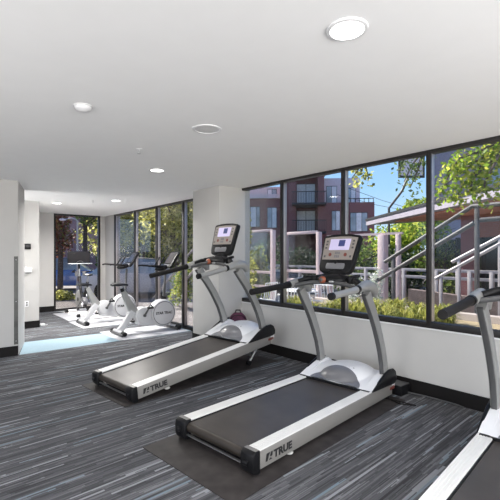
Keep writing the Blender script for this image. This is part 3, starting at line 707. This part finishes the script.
# seen through the tall far windows
tr_at(176, 15.5, 172, name='leafy_tree', label='sunlit tree filling the tall window next to the column', rx=2.1, m_=L_olive, n=5200, size=.17, blobs=14, cb=.22, seed=11)
tr_at(142, 18, 175, name='leafy_tree', label='bright-leaved tree in the second tall window', rx=1.9, m_=L_olive, n=4600, size=.17, blobs=12, cb=.42, seed=12)
tr_at(116, 20, 180, name='leafy_tree', label='shaded tree at the leftmost of the tall side windows', rx=1.7, m_=L_olive, n=3200, size=.18, cb=.3, seed=13)
tr_at(196, 17, 172, name='leafy_tree', label='tree half hidden by the left face of the column', rx=1.8, m_=L_mid, n=3000, size=.18, cb=.1, seed=14)
tr_at(84, 19, 186, name='leafy_tree', label='grey-green tree in the upper part of the far end window', rx=2.2, m_=L_mid, n=3000, size=.18, cb=.62, seed=15, blobs=11)
tr_at(60, 16, 196, name='autumn_tree', label='reddish-leaved tree at the left of the far end window', rx=1.0, m_=L_red, n=1500, size=.15, cb=.4, seed=17)
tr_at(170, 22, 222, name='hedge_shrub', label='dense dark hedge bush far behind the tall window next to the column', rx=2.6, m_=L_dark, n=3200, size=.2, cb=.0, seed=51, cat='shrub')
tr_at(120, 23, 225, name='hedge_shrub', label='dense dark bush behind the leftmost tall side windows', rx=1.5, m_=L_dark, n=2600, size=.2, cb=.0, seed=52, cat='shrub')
tr_at(128, 31, 140, name='tall_tree', label='tall background tree closing the sky behind the left tall side windows', rx=3.6, m_=L_mid, n=4200, size=.34, cb=.12, seed=54, blobs=14)
tr_at(182, 32, 130, name='tall_tree', label='tall background tree closing the sky behind the tall windows beside the column', rx=4.0, m_=L_olive, n=4200, size=.34, cb=.12, seed=55, blobs=14)
tr_at(76, 38, 150, name='tall_tree', label='tall background tree above the pinkish building in the far end window', rx=4.6, m_=L_mid, n=4200, size=.4, cb=.2, seed=56, blobs=14)
tr_at(208, 24, 225, name='hedge_shrub', label='dark bush showing at the edge of the column', rx=1.7, m_=L_dark, n=2000, size=.2, cb=.0, seed=53, cat='shrub')
tr_at(88, 14.2, 291, name='low_shrub', label='low olive bush outside the far end window', rx=.8, m_=L_olive, n=1200, size=.09, cb=.0, seed=18, cat='shrub', trunk=.04)
tr_at(62, 14.0, 291, name='low_shrub', label='low pale green bush at the left foot of the far end window', rx=.7, m_=L_olive, n=1100, size=.09, cb=.0, seed=19, cat='shrub', trunk=.04)
tr_at(186, 11.8, 262, name='low_shrub', label='shrub with yellow leaves outside the tall window by the column', rx=.55, m_=L_bright, n=1100, size=.09, cb=.0, seed=20, cat='shrub', trunk=.04)

# leafy boughs hanging in front of the upper windows
def bough(label, stems, m_, n, size, seed):
    rnd = random.Random(seed); b0 = stems[0][0]
    t = thing('leafy_bough', label, 'branch', b0, 0, 'leafy boughs hanging outside the main window')
    br = MB(); lf = MB()
    if seed == 31: br.tube([Vector((TK.x, TK.y, .5))-Vector(b0), Vector((TK.x+.05, TK.y, 2.2))-Vector(b0), TKT-Vector(b0)], [.11, .09, .06], 10)
    k0 = Vector(b0); br.tube([TKT-k0, (TKT*.5+k0*.5)+Vector((0, 0, .25))-k0, Vector((0, 0, 0))], [.05, .035, .025], 6)
    for st in stems:
        pts = [Vector(p)-Vector(b0) for p in st]
        br.tube(pts, [.022*(1-.75*i/(len(pts)-1))+.003 for i in range(len(pts))], 6)
        for i in range(len(pts)-1):
            for k in range(n):
                p = pts[i].lerp(pts[i+1], rnd.random())
                leaves(lf, 1, (p.x, p.y, p.z-.05), (.17, .17, .17), size, rnd, .6, 0)
    br.build('branch', M_bark, t); lf.build('foliage', m_, t, smooth=False)
def sg(d, pts): return [dep(px, py, d) for px, py in pts]
TK = dep(600, 255, 5.9); TKT = Vector((TK.x, TK.y, 3.9))
bough('big bright leafy bough hanging at the top right behind the last window', [
    sg(5.6, [(520, 120), (495, 150), (470, 165), (445, 185)]), sg(5.7, [(500, 140), (480, 168), (462, 185), (455, 202)]),
    sg(5.4, [(510, 135), (492, 168), (484, 185), (489, 198)]), sg(5.8, [(495, 145), (465, 155), (452, 168), (440, 195)]), sg(5.5, [(505, 150), (476, 175), (468, 192)]),
    sg(5.6, [(500, 140), (478, 152), (460, 158), (448, 172)])], L_bright, 78, .075, 31)
bough('thin darker leafy sprig against the sky left of the last mullion', [
    sg(6.6, [(440, 140), (422, 152), (412, 165), (404, 182)]), sg(6.6, [(425, 148), (404, 158), (400, 170)]), sg(6.6, [(422, 155), (418, 170), (410, 188)])], L_mid, 38, .07, 32)
bough('small leafy sprig at the top of the window beside the brick apartments', [
    sg(7.0, [(352, 150), (358, 170), (352, 178)]), sg(7.0, [(350, 155), (366, 168), (369, 180)]), sg(7.0, [(352, 150), (348, 168)])], L_olive, 34, .085, 33)

# ornamental grass in the planter
def grass(label_group):
    t = thing('ornamental_grass', 'yellow-green tuft of long grass in the planter just outside the sill', 'grass', (0, 0, .5), 0, 'grass tufts in the planter')
    rnd = random.Random(5); mb = MB()
    for k in range(170):
        a = rnd.uniform(0, 6.28); q = rnd.uniform(0, .08); r_ = rnd.uniform(.10, .30); h = rnd.uniform(.12, .36)
        p0 = Vector((q*math.cos(a), q*math.sin(a), 0)); p1 = Vector((r_*.5*math.cos(a), r_*.5*math.sin(a), h*.8)); p2 = Vector((r_*math.cos(a), r_*math.sin(a), h*rnd.uniform(.5, 1.0)))
        s_ = Vector((-math.sin(a), math.cos(a), 0))*.008
        mb.add([p0-s_, p0+s_, p1+s_, p1-s_, p2], [(0, 1, 2, 3), (3, 2, 4)])
    mb.build('blades', L_grass, t, smooth=False)
    return t
g_ = grass(0); first = True
for i, (x, y) in enumerate(((4.75, 4.55), (5.3, 4.1), (4.8, 3.75), (5.4, 3.3), (4.85, 3.05), (5.25, 2.70), (4.72, 2.62), (5.2, 3.6), (4.62, 3.75), (5.6, 2.6), (5.7, 3.75), (5.6, 2.95), (4.62, 3.4), (4.6, 2.9), (5.0, 3.35), (5.05, 2.85), (5.35, 2.4), (4.95, 2.5), (4.62, 4.5), (5.75, 3.35), (4.65, 4.1), (5.0, 4.8))):
    o = g_ if i == 0 else dup(g_)
    o.location = (x, y, .5); o.rotation_euler = (0, 0, i*1.1); sc_ = .95+.3*((i*7) % 5)/5; o.scale = (sc_, sc_, sc_*.85)

# patio glass screens: pinkish posts and rails with dark glass, running parallel to the windows
def screen(label, x, pa, pb, ztop, zmid, posts, group='patio glass screens'):
    ya = onx(pa, 255, x).y; yb = onx(pb, 255, x).y
    t = thing('patio_screen', label, 'glass screen', (x, yb, -.12), 0, group)
    L = ya-yb; hz_ = .12
    for i, y in enumerate([0, L]):
        B((-.05, y-.05, 0), (.05, y+.05, ztop+hz_)).build('post', M_screenf, t, bevel=.006)
    for z in [ztop]+zmid:
        B((-.03, .05, z+hz_-.035), (.03, L-.05, z+hz_+.035)).build('rail', M_screenf, t, bevel=.005)
    B((-.006, .05, zmid[-1]+hz_+.03 if zmid else .2), (.006, L-.05, ztop+hz_-.03)).build('glass_panel', M_pglass, t, smooth=False)
    if len(zmid) > 1: B((-.006, .05, zmid[0]+hz_+.03), (.006, L-.05, zmid[-1]+hz_-.03)).build('glass_panel', M_pglass, t, smooth=False)
xs = 7.2
def zz(px, py, x): return onx(px, py, x).z
screen('pale framed glass patio screen next to the white column', xs, 247, 273, zz(260, 231, xs), [zz(260, 286, xs), zz(260, 272, xs)], 0)
screen('pale framed glass patio screen between the first mullion and the lit display', xs, 286, 319, zz(300, 233, xs), [zz(300, 280, xs), zz(300, 271, xs)], 0)
# tall posts with a beam
t = thing('pergola_frame', 'tall pale posts with a thin top beam right of the lit display', 'pergola', (8.2, 0, -.12))
pA = onx(330, 236, 8.2); pB = onx(383.5, 255, 8.2); pC = onx(398.5, 255, 8.2); zt = onx(383, 235, 8.2).z+.12
B((-.09, pB.y-.07, 0), (.09, pB.y+.10, zt)).build('post', M_screenf, t, bevel=.008)
B((-.05, pC.y-.04, 0), (.05, pC.y+.05, zt)).build('post', M_screenf, t, bevel=.008)
B((-.06, pA.y-.06, 0), (.06, pA.y+.06, zt)).build('post', M_screenf, t, bevel=.008)
B((-.03, pC.y-.1, zt), (.03, pA.y+.06, zt+.05)).build('beam', M_screenf, t)
# long horizontal railing
def railing(label, x, pa, pb, ys, zs, posts, m_, r=.03, group='outdoor railings'):
    ya = onx(pa, 255, x).y; yb = onx(pb, 255, x).y
    t = thing('outdoor_railing', label, 'railing', (x, 0, -.12), 0, group)
    for z in zs: B((-r, yb, z+.12-r), (r, ya, z+.12+r)).build('rail', m_, t, bevel=.005)
    for p_ in posts:
        y = onx(p_, 255, x).y; B((-r*1.2, y-r*1.2, 0), (r*1.2, y+r*1.2, max(zs)+.12)).build('post', m_, t, bevel=.005)
railing('long pale horizontal railing crossing behind the posts', 9.6, 245, 560, 0, [zz(420, 270, 9.6), zz(420, 277, 9.6)], [256, 300, 345, 366, 404, 437, 458, 470, 492], M_railw, .035)
# stair handrails
def stairrail(label, x, lines, posts, m_, r, group='sloping stair handrails'):
    p0 = onx(lines[0][0][0], lines[0][0][1], x)
    t = thing('stair_handrail', label, 'handrail', (x, p0.y, -.12), 0, group); o = Vector((x, p0.y, -.12))
    for ln in lines:
        pts = [onx(a, b, x)-o for a, b in ln]
        MB().tube(pts, r, 10).build('rail', m_, t)
    for px, py in posts:
        p_ = onx(px, py, x)-o; B((-r*.8, p_.y-r*.8, 0), (r*.8, p_.y+r*.8, p_.z)).build('post', m_, t, bevel=.004)
    return t
stairrail('dark grey double stair handrail climbing right to a level landing rail', 6.9, [[(385, 262), (472, 206.5), (560, 199)], [(376, 281), (474, 223)], [(480, 220), (560, 214)]], [(393.5, 257), (477, 206)], M_railm, .038)
stairrail('pale double stair handrail climbing right behind the dark one', 8.6, [[(452, 262), (540, 216)], [(435, 279), (540, 222)]], [(441, 276), (459, 260), (500, 238)], M_railw, .036)
stairrail('low pale handrail seen through the tall windows behind the bikes', 6.0, [[(152, 300), (178, 268), (196, 246)], [(158, 312), (196, 268)]], [(178, 268), (194, 250)], M_railw, .032)
# steps up to the landing
t = thing('outdoor_stairs', 'concrete steps rising to the entrance landing under the handrails', 'stairs', (7.35, 2.4, -.12))
for k in range(7): B((-.35, -k*.30-.30, 0), (1.1, -k*.30, .16*(k+1))).build('step', M_kerb, t, bevel=.006)
B((-.35, -4.6, 0), (1.0, -2.10, 1.14)).build('landing', M_stone, t, bevel=.01)
# sloping ramp parapet
t = MB().prism([(.0, 0), (3.2, 0), (3.2, .78), (0, .60)], 'x', 0, .18).build('ramp_wall', M_stone); t.location = (8.75, 1.6, -.12); tag(t, 'low brown block wall behind the stair posts', 'wall')
# snowy sparkling white blossom plant
wl = leaf_mat('white_blossom', (.55, .58, .52), (.75, .76, .72), (.30, .38, .25))
tr_at(374, 7.9, 262, name='white_flower_shrub', label='white-flowering shrub between the treadmill shoulder and the tall posts', rx=.28, m_=wl, n=900, size=.06, cb=.1, seed=41, cat='shrub', trunk=.03)
tr_at(352, 8.6, 274, name='white_flower_shrub', label='low pale flowering plant behind the right arm of the middle treadmill', rx=.45, m_=wl, n=900, size=.06, cb=.0, seed=42, cat='shrub', trunk=.03)

# ---- canopy building at right
EZ0, EZ1 = 2.62, 2.86
tipn = onz(366, 219.5, EZ1); nr_ = onz(484, 188, EZ1); d_ = (nr_-tipn).normalized(); near = tipn + d_*11.5; nrm = Vector((-d_.y, d_.x, 0)); 
if nrm.dot(CF) < 0: nrm = -nrm
t = thing('canopy_building', 'low orange-brick building with a wide white-edged canopy roof behind the stairs', 'building', (tipn.x, tipn.y, -.12))
def rel(p): return Vector((p.x-tipn.x, p.y-tipn.y))
A = rel(tipn); Bn = rel(near); D = rel(near+nrm*7.5); E_ = rel(tipn+nrm*2.2+d_*3)
rf = MB().prism([tuple(A), tuple(Bn), tuple(D), tuple(E_)], 'z', EZ0+.12, EZ1+.06).build('canopy', M_fascia, t)
n2 = Vector((nrm.x, nrm.y))
MB().prism([tuple(A-n2*.03), tuple(Bn-n2*.03), tuple(Bn+n2*.2), tuple(A+n2*.2)], 'z', EZ1+.06, EZ1+.14).build('roof_edge', M_dkmetal, t)
q2 = Vector((d_.x, d_.y))
MB().prism([tuple(A+q2*2.2+n2*.25), tuple(Bn+n2*.25), tuple(D), tuple(E_+q2*.6)], 'z', EZ0+.07, EZ0+.12).build('soffit', M_soff, t)
MB().prism([tuple(A+q2*4.2+n2*1.6), tuple(Bn+n2*1.6), tuple(Bn+n2*7), tuple(A+q2*4.2+n2*7)], 'z', EZ0-.55, EZ0+.07).build('brick_lintel', M_bricko, t)
def pil(px, d, w_):
    p_ = dep(px, 255, d); c = rel(p_)
    return [(c.x-w_/2, c.y-w_/2), (c.x+w_/2, c.y-w_/2), (c.x+w_/2, c.y+w_/2), (c.x-w_/2, c.y+w_/2)]
MB().prism(pil(470, 11.5, .36), 'z', 0, EZ0+.12).build('brick_pier', M_brick, t)
MB().prism(pil(520, 9, .4), 'z', 0, EZ0+.12).build('brick_pier', M_brick, t)
s0 = A+q2*2.0+n2*1.8
MB().prism([tuple(s0), tuple(Bn+n2*2.0), tuple(Bn+n2*2.1), tuple(s0+n2*.1)], 'z', 0.1, EZ0-.55).build('storefront_glass', M_dwin, t)
m = MB()
for k in range(7):
    c = s0+q2*(k*1.3)-n2*.04
    m.prism([tuple(c), tuple(c+q2*.07), tuple(c+q2*.07+n2*.12), tuple(c+n2*.12)], 'z', 0, EZ0-.5)
m.build('storefront_frame', M_dkmetal, t)

# ---- blocks behind, local frame facing the camera street
YAW = math.atan2(CR.y, CR.x)
def block(name, label, px, d, rz=0):
    p_ = dep(px, 255, d); p_.z = G
    return thing(name, label, 'building', p_, YAW+rz, 'buildings beyond the gym windows')
def zpy(py, d): return EYE+(255-py)/FPX*d - G
Dd = 42.0; K = Dd/FPX
t = block('apartment_building', 'four-storey dark red brick apartment block with balconies seen through the main windows', 300, Dd, R(-6))
def X(px): return (px-300)*K
def Z(py): return zpy(py, Dd)
B((X(205), 0, 0), (X(283), 9, Z(196))).build('brick_wing', M_brick, t, smooth=False)
B((X(205), -.25, Z(198)), (X(283), .1, Z(194))).build('cornice', M_wpanel, t)
B((X(240), 2.2, Z(196)), (X(283), 8, Z(183))).build('penthouse', M_wpanel, t)
B((X(283), -1.1, 0), (X(296), 9, Z(172))).build('brick_tower', M_brick, t, smooth=False)
B((X(317), -1.1, 0), (X(323), 9, Z(172))).build('brick_tower', M_brick, t, smooth=False)
B((X(296), .6, 0), (X(317), 9, Z(174))).build('brick_recess', M_brick, t, smooth=False)
B((X(281), -1.5, Z(173)), (X(326), 3, Z(169))).build('parapet_cap', M_dkmetal, t)
B((X(323), 0, 0), (X(372.5), 9, Z(203))).build('brick_wing', M_brick, t, smooth=False)
B((X(323), 1.6, Z(203)), (X(361), 8, Z(176))).build('penthouse', M_wpanel, t)
rl = MB().box((X(345), .1, Z(199.5)), (X(372), .16, Z(198.8)))
for k in range(7): rl.box((X(345+k*4.4), .1, Z(203)), (X(345+k*4.4)+.06, .16, Z(199)))
rl.build('roof_railing', M_dkmetal, t)
def bwin(x0, x1, y0, y1, dd=0, mm=None, n=2):
    w_ = B((X(x0), dd-.04, Z(y1)), (X(x1), dd+.06, Z(y0))).build('window', M_dkmetal, t)
    for k in range(n):
        a = x0+.5+(x1-x0-.5)*k/n; b_ = x0+(x1-x0-.5)*(k+1)/n
        B((X(a), dd-.07, Z(y1-.6)), (X(b_), dd-.04, Z(y0+.6))).build('pane', mm or (M_wing if (k+int(x0)) % 2 else M_curt), w_)
for a in ((247, 253.5, 206, 227), (252, 260, 206, 227), (267, 277, 207, 228), (331, 339.5, 211, 231), (349, 366, 213, 232)): bwin(*a, n=3 if a[0] == 349 else 2)
bwin(266, 276, 185, 194, 2.2); bwin(327, 338, 184, 202, 1.6); bwin(347, 357, 186, 202, 1.6)
for y0, y1 in ((183, 204), (210, 231)): bwin(296.5, 315.5, y0, y1, .6, M_curt)
for y in (206, 233):
    bc = B((X(292), -2.6, Z(y+1.5)), (X(324), .5, Z(y-.2))).build('balcony', M_dkmetal, t)
    r_ = MB().box((X(292), -2.6, Z(y-11)), (X(324), -2.52, Z(y-10.2)))
    for k in range(22): r_.box((X(292+k*1.5), -2.58, Z(y)), (X(292+k*1.5)+.035, -2.54, Z(y-11)))
    r_.build('balcony_railing', M_dkmetal, bc)

t = block('stucco_building', 'tall mauve-grey building rising behind the hanging bough at right', 432, 30, R(-25))
B((0, 0, 0), (12, 8, zpy(128, 30))).build('block_wall', M_grpanel, t, smooth=False)
B((3.6, -.06, zpy(188, 28)), (6.6, .05, zpy(168, 28))).build('window_band', M_wing, t)
B((3.4, -.12, zpy(191, 28)), (6.8, -.02, zpy(188, 28))).build('window_ledge', M_wpanel, t)
t = block('hoop_backboard', 'square pale backboard in a black frame on a slanted pole above the canopy roof', 411, 17)
t['category'] = 'backboard'; del t['group']; kx = 17/FPX
z0, z1 = zpy(177, 17), zpy(156, 17)
B((-12*kx, 0, z0), (13*kx, .04, z1)).build('board', M_wpanel, t)
fr = MB()
for a, b_ in (((-12.5*kx, z0-.03), (13.5*kx, z0+.06)), ((-12.5*kx, z1-.06), (13.5*kx, z1+.03)), ((-12.5*kx, z0), (-12.5*kx+.08, z1)), ((13.5*kx-.08, z0), (13.5*kx, z1))):
    fr.box((a[0], -.03, a[1]), (b_[0], .06, b_[1]))
fr.build('board_frame', M_dkmetal, t)
MB().tube([(-18*kx, .5, 0), (-18*kx, .5, zpy(207, 17)), (-7*kx, .2, zpy(190, 17)), (-2*kx, .1, zpy(177, 17))], .055, 8).build('slanted_pole', M_dkmetal, t)

# wires across the sky
for i, (a, b_) in enumerate((((340, 185), (425, 213)), ((340, 192), (425, 211)))):
    w_ = MB().tube([dep(a[0], a[1], 36), dep((a[0]+b_[0])/2, (a[1]+b_[1])/2+1.5, 36), dep(b_[0], b_[1], 36)], .02, 5).build('overhead_wire', M_dkmetal)
    w_.location = CF*(i*1.5); tag(w_, ['upper thin overhead wire sloping across the blue sky', 'lower thin overhead wire crossing the blue sky'][i], 'wire')
# house and walls outside the tall windows
t = block('grey_house', 'blue-grey house wall behind the trees in the tall side windows', 143, 24, R(0))
B((-.5, 0, 0), (1.1, 4, zpy(232, 24))).build('house_wall', mat('blue_grey_siding', (.15, .17, .24), .8), t)
B((-.3, -.06, zpy(288, 24)), (.9, .02, zpy(252, 24))).build('dark_doorway', mat('dark_green_door', (.02, .03, .022), .6), t)  # plain dark green panel on the house wall
B((-.7, -.4, zpy(233.5, 24)), (1.3, 4.2, zpy(230.5, 24))).build('roof_slab', M_grpanel, t)
t = block('pink_wall_building', 'dull pinkish-brown building behind the far end window', 92, 26, R(0))
B((-4.6, 0, 0), (2.6, 8, zpy(205, 26))).build('stucco_wall', mat('dull_pink_stucco', (.30, .18, .18), .85, var=.25, scale=1.2), t, smooth=False)
B((-3.0, -.05, zpy(256, 26)), (-1.9, .05, zpy(232, 26))).build('window', M_dkmetal, t)
B((.4, -.05, zpy(256, 26)), (1.4, .05, zpy(232, 26))).build('window', M_dkmetal, t)
t = block('dark_fence', 'dark timber fence behind the trees at the tall side windows', 170, 19.5); t['category'] = 'fence'; del t['group']
B((-3.4, 0, 0), (1.9, .08, zpy(262, 19.5))).build('fence_boards', mat('dark_timber', (.06, .042, .04), .8, var=.3, scale=7), t)
# lamp post behind the far window
pp = dep(77.5, 255, 15.5)
t = thing('street_lamp', 'thin pale lamp post outside the far end window', 'lamp post', (pp.x, pp.y, G))
MB().tube([(0, 0, 0), (0, 0, 2.9)], [.045, .035], 10).build('pole', M_railw, t)
MB().tube([(0, 0, 2.9), (-.15, .1, 3.0), (-.38, .25, 2.95)], .022, 8).build('lamp_arm', M_railw, t)
MB().ball((-.46, .30, 2.93), (.13, .10, .05)).build('lamp_head', M_wpanel, t)

# ---- cars
def car(label, loc, rz, paint, group='parked cars outside'):
    t = thing('parked_car', label, 'car', loc, rz, group)
    lo = [(-2.2, .28), (-2.22, .62), (-2.12, .86), (-1.2, .94), (1.05, .92), (1.95, .80), (2.2, .62), (2.22, .30), (1.75, .24), (-1.75, .24)]
    MB().prism(lo, 'y', -.88, .88).build('car_body', paint, t, bevel=.06)
    up = [(-1.85, .90), (-1.35, 1.36), (-.6, 1.46), (.35, 1.42), (1.15, .90)]
    cb_ = MB(); n = len(up)
    vs = [(x, -.80 if z < 1 else -.62, z) for x, z in up]+[(x, .80 if z < 1 else .62, z) for x, z in up]
    cb_.add(vs, [tuple(range(n)), tuple(range(n, 2*n))[::-1]]+[(i, n+i, n+(i+1) % n, (i+1) % n) for i in range(n)])
    cb_.build('cabin_glass', M_wing, t, bevel=.02)
    MB().add([(-1.33, -.63, 1.37), (-.6, -.63, 1.475), (.36, -.63, 1.435), (.36, .63, 1.435), (-.6, .63, 1.475), (-1.33, .63, 1.37), (-.6, 0, 1.50), (.30, 0, 1.455), (-1.28, 0, 1.40)],
             [(0, 1, 6, 8), (1, 2, 7, 6), (8, 6, 4, 5), (6, 7, 3, 4)]).build('roof_panel', paint, t)
    for x in (-1.35, 1.4):
        for s in (1, -1):
            w_ = MB().tube([(x, s*.70, .32), (x, s*.91, .32)], .32, 20).build('wheel', M_black, t)
            MB().tube([(x, s*.905, .32), (x, s*.925, .32)], .19, 14).build('hub_cap', M_chrome, w_)
    for s in (1, -1):
        B((2.14, s*.62-.16, .60), (2.22, s*.62+.16, .72)).build('headlight', M_curt, t, bevel=.02)
        B((-2.24, s*.68-.12, .66), (-2.16, s*.68+.12, .80)).build('taillight', M_red, t, bevel=.02)
    return t
M_cw = mat('white_car_paint', (.40, .40, .42), .3, coat=.4, var=.02); M_cb = mat('blue_car_paint', (.10, .18, .42), .25, coat=1, var=.03); M_cd = mat('dark_car_paint', (.03, .03, .04), .25, coat=1, var=.03)
pp = dep(146, 255, 15.0); car('white car parked outside the tall side windows', (pp.x, pp.y, G), YAW+R(10), M_cw)
pp = dep(64, 255, 18.0); car('blue car seen low through the far end window', (pp.x, pp.y, G), YAW+R(15), M_cb)
pp = dep(252, 255, 17.6); car('dark car behind the leftmost patio screen', (pp.x, pp.y, G), YAW+R(-8), M_cd)

# garden chairs on the patio
def garden_chair(label, loc, rz):
    t = thing('garden_chair', label, 'chair', loc, rz, 'white patio chairs')
    for x in (-.22, .22):
        for y in (-.22, .22): MB().tube([(x, y, 0), (x*.92, y*.92, .42)], .016, 8).build('leg', M_white, t)
    B((-.24, -.24, .42), (.24, .24, .45)).build('seat', M_white, t, bevel=.008)
    m = MB().tube([(-.22, .22, .42), (-.23, .30, .88), (.23, .30, .88), (.22, .22, .42)], .016, 8)
    for k in range(5): m.tube([(-.15+k*.075, .225, .44), (-.15+k*.075, .30, .88)], .009, 6)
    m.build('backrest', M_white, t)
    for s in (1, -1): MB().tube([(s*.23, .26, .66), (s*.25, -.2, .66), (s*.23, -.22, .43)], .014, 8).build('armrest', M_white, t)
    return t
gx = dep(292, 255, 9.0); gc = garden_chair('white metal patio chair left of the middle treadmill handrail joint', (gx.x, gx.y, -.10), YAW+R(200))
for px, d_, a, lb in ((330, 9.2, 140, 'white metal patio chair seen under the console of the middle treadmill'), (262, 9.8, 230, 'white metal patio chair behind the tip of the long black handrail'), (318, 8.0, 60, 'white metal patio chair between the left upright and the orange stop key')):
    q_ = dep(px, 255, d_); dup(gc, (q_.x, q_.y, -.10), YAW+R(a), lb)
q_ = dep(303, 255, 9.6)
t = thing('patio_table', 'round pale patio table among the white chairs', 'table', (q_.x, q_.y, -.10))
MB().lathe([(.0001, .72), (.45, .72), (.46, .705), (.45, .69), (.0001, .69)], seg=28).build('table_top', M_white, t)
MB().lathe([(.03, .69), (.03, .05), (.22, .02), (.24, 0)], seg=20).build('pedestal', M_white, t)

# ================================================================= LIGHT
sc = bpy.context.scene
w = bpy.data.worlds.new('sky'); sc.world = w; w.use_nodes = True
n = w.node_tree.nodes; l = w.node_tree.links; bg = n['Background']
tc = n.new('ShaderNodeTexCoord'); sp = n.new('ShaderNodeSeparateXYZ'); l.new(tc.outputs['Generated'], sp.inputs[0])
cr = n.new('ShaderNodeValToRGB'); e = cr.color_ramp.elements
e[0].position = .0; e[0].color = (.30, .29, .27, 1); e[1].position = 1; e[1].color = (.07, .20, .62, 1)
for p_, c in ((.49, (.34, .33, .32)), (.505, (.62, .78, .95)), (.58, (.36, .62, .95)), (.70, (.14, .36, .82))):
    x = e.new(p_); x.color = (*c, 1)
mm = n.new('ShaderNodeMath'); mm.operation = 'MULTIPLY_ADD'; mm.inputs[1].default_value = .5; mm.inputs[2].default_value = .5
l.new(sp.outputs['Z'], mm.inputs[0]); l.new(mm.outputs[0], cr.inputs['Fac']); l.new(cr.outputs['Color'], bg.inputs['Color'])
bg.inputs['Strength'].default_value = 1.25
s = bpy.data.lights.new('sun', 'SUN'); s.energy = 13; s.angle = R(1.2); s.color = (1, .95, .86)
so = bpy.data.objects.new('sun', s); C.objects.link(so)
so.rotation_euler = Vector((.12, -1.0, -.85)).to_track_quat('-Z', 'Y').to_euler()
def area(name, loc, d, sx, sy, e_, col=(1, 1, 1)):
    li = bpy.data.lights.new(name, 'AREA'); li.shape = 'RECTANGLE'; li.size = sx; li.size_y = sy; li.energy = e_; li.color = col
    o = bpy.data.objects.new(name, li); C.objects.link(o); o.location = loc
    o.rotation_euler = Vector(d).to_track_quat('-Z', 'Z').to_euler()
    return o
# unseen fill lamps, tilted up, added in the openings behind and left of the camera
area('back_fill_light', (.4, YB-.02, 1.45), (0, 1, 1.0), 6.2, 1.85, 400, (1, .98, .96))
area('side_fill_light', (XL-.02, 1.9, 1.45), (1, .15, 1.0), 7.6, 1.85, 230, (1, .98, .96))

area('recess_fill_light', (-.64, 8.19, 1.25), (1, .12, -.05), 1.1, 2.2, 120, (1, .99, .97))  # unseen lamp added in the recess opening to brighten the far end

# ================================================================= CAMERA
cd_ = bpy.data.cameras.new('camera'); co = bpy.data.objects.new('camera', cd_); C.objects.link(co)
co.location = (0, 0, EYE); co.rotation_euler = (R(90), 0, math.atan2(CF.y, CF.x)-R(90))
cd_.sensor_width = 36; cd_.lens = 36*FPX/500; cd_.shift_y = .010; cd_.clip_start = .05; cd_.clip_end = 300
sc.camera = co
sc.view_settings.view_transform = 'Standard'; sc.view_settings.look = 'None'; sc.view_settings.gamma = 1
sc.view_settings.use_curve_mapping = False; sc.view_settings.exposure = 0.08
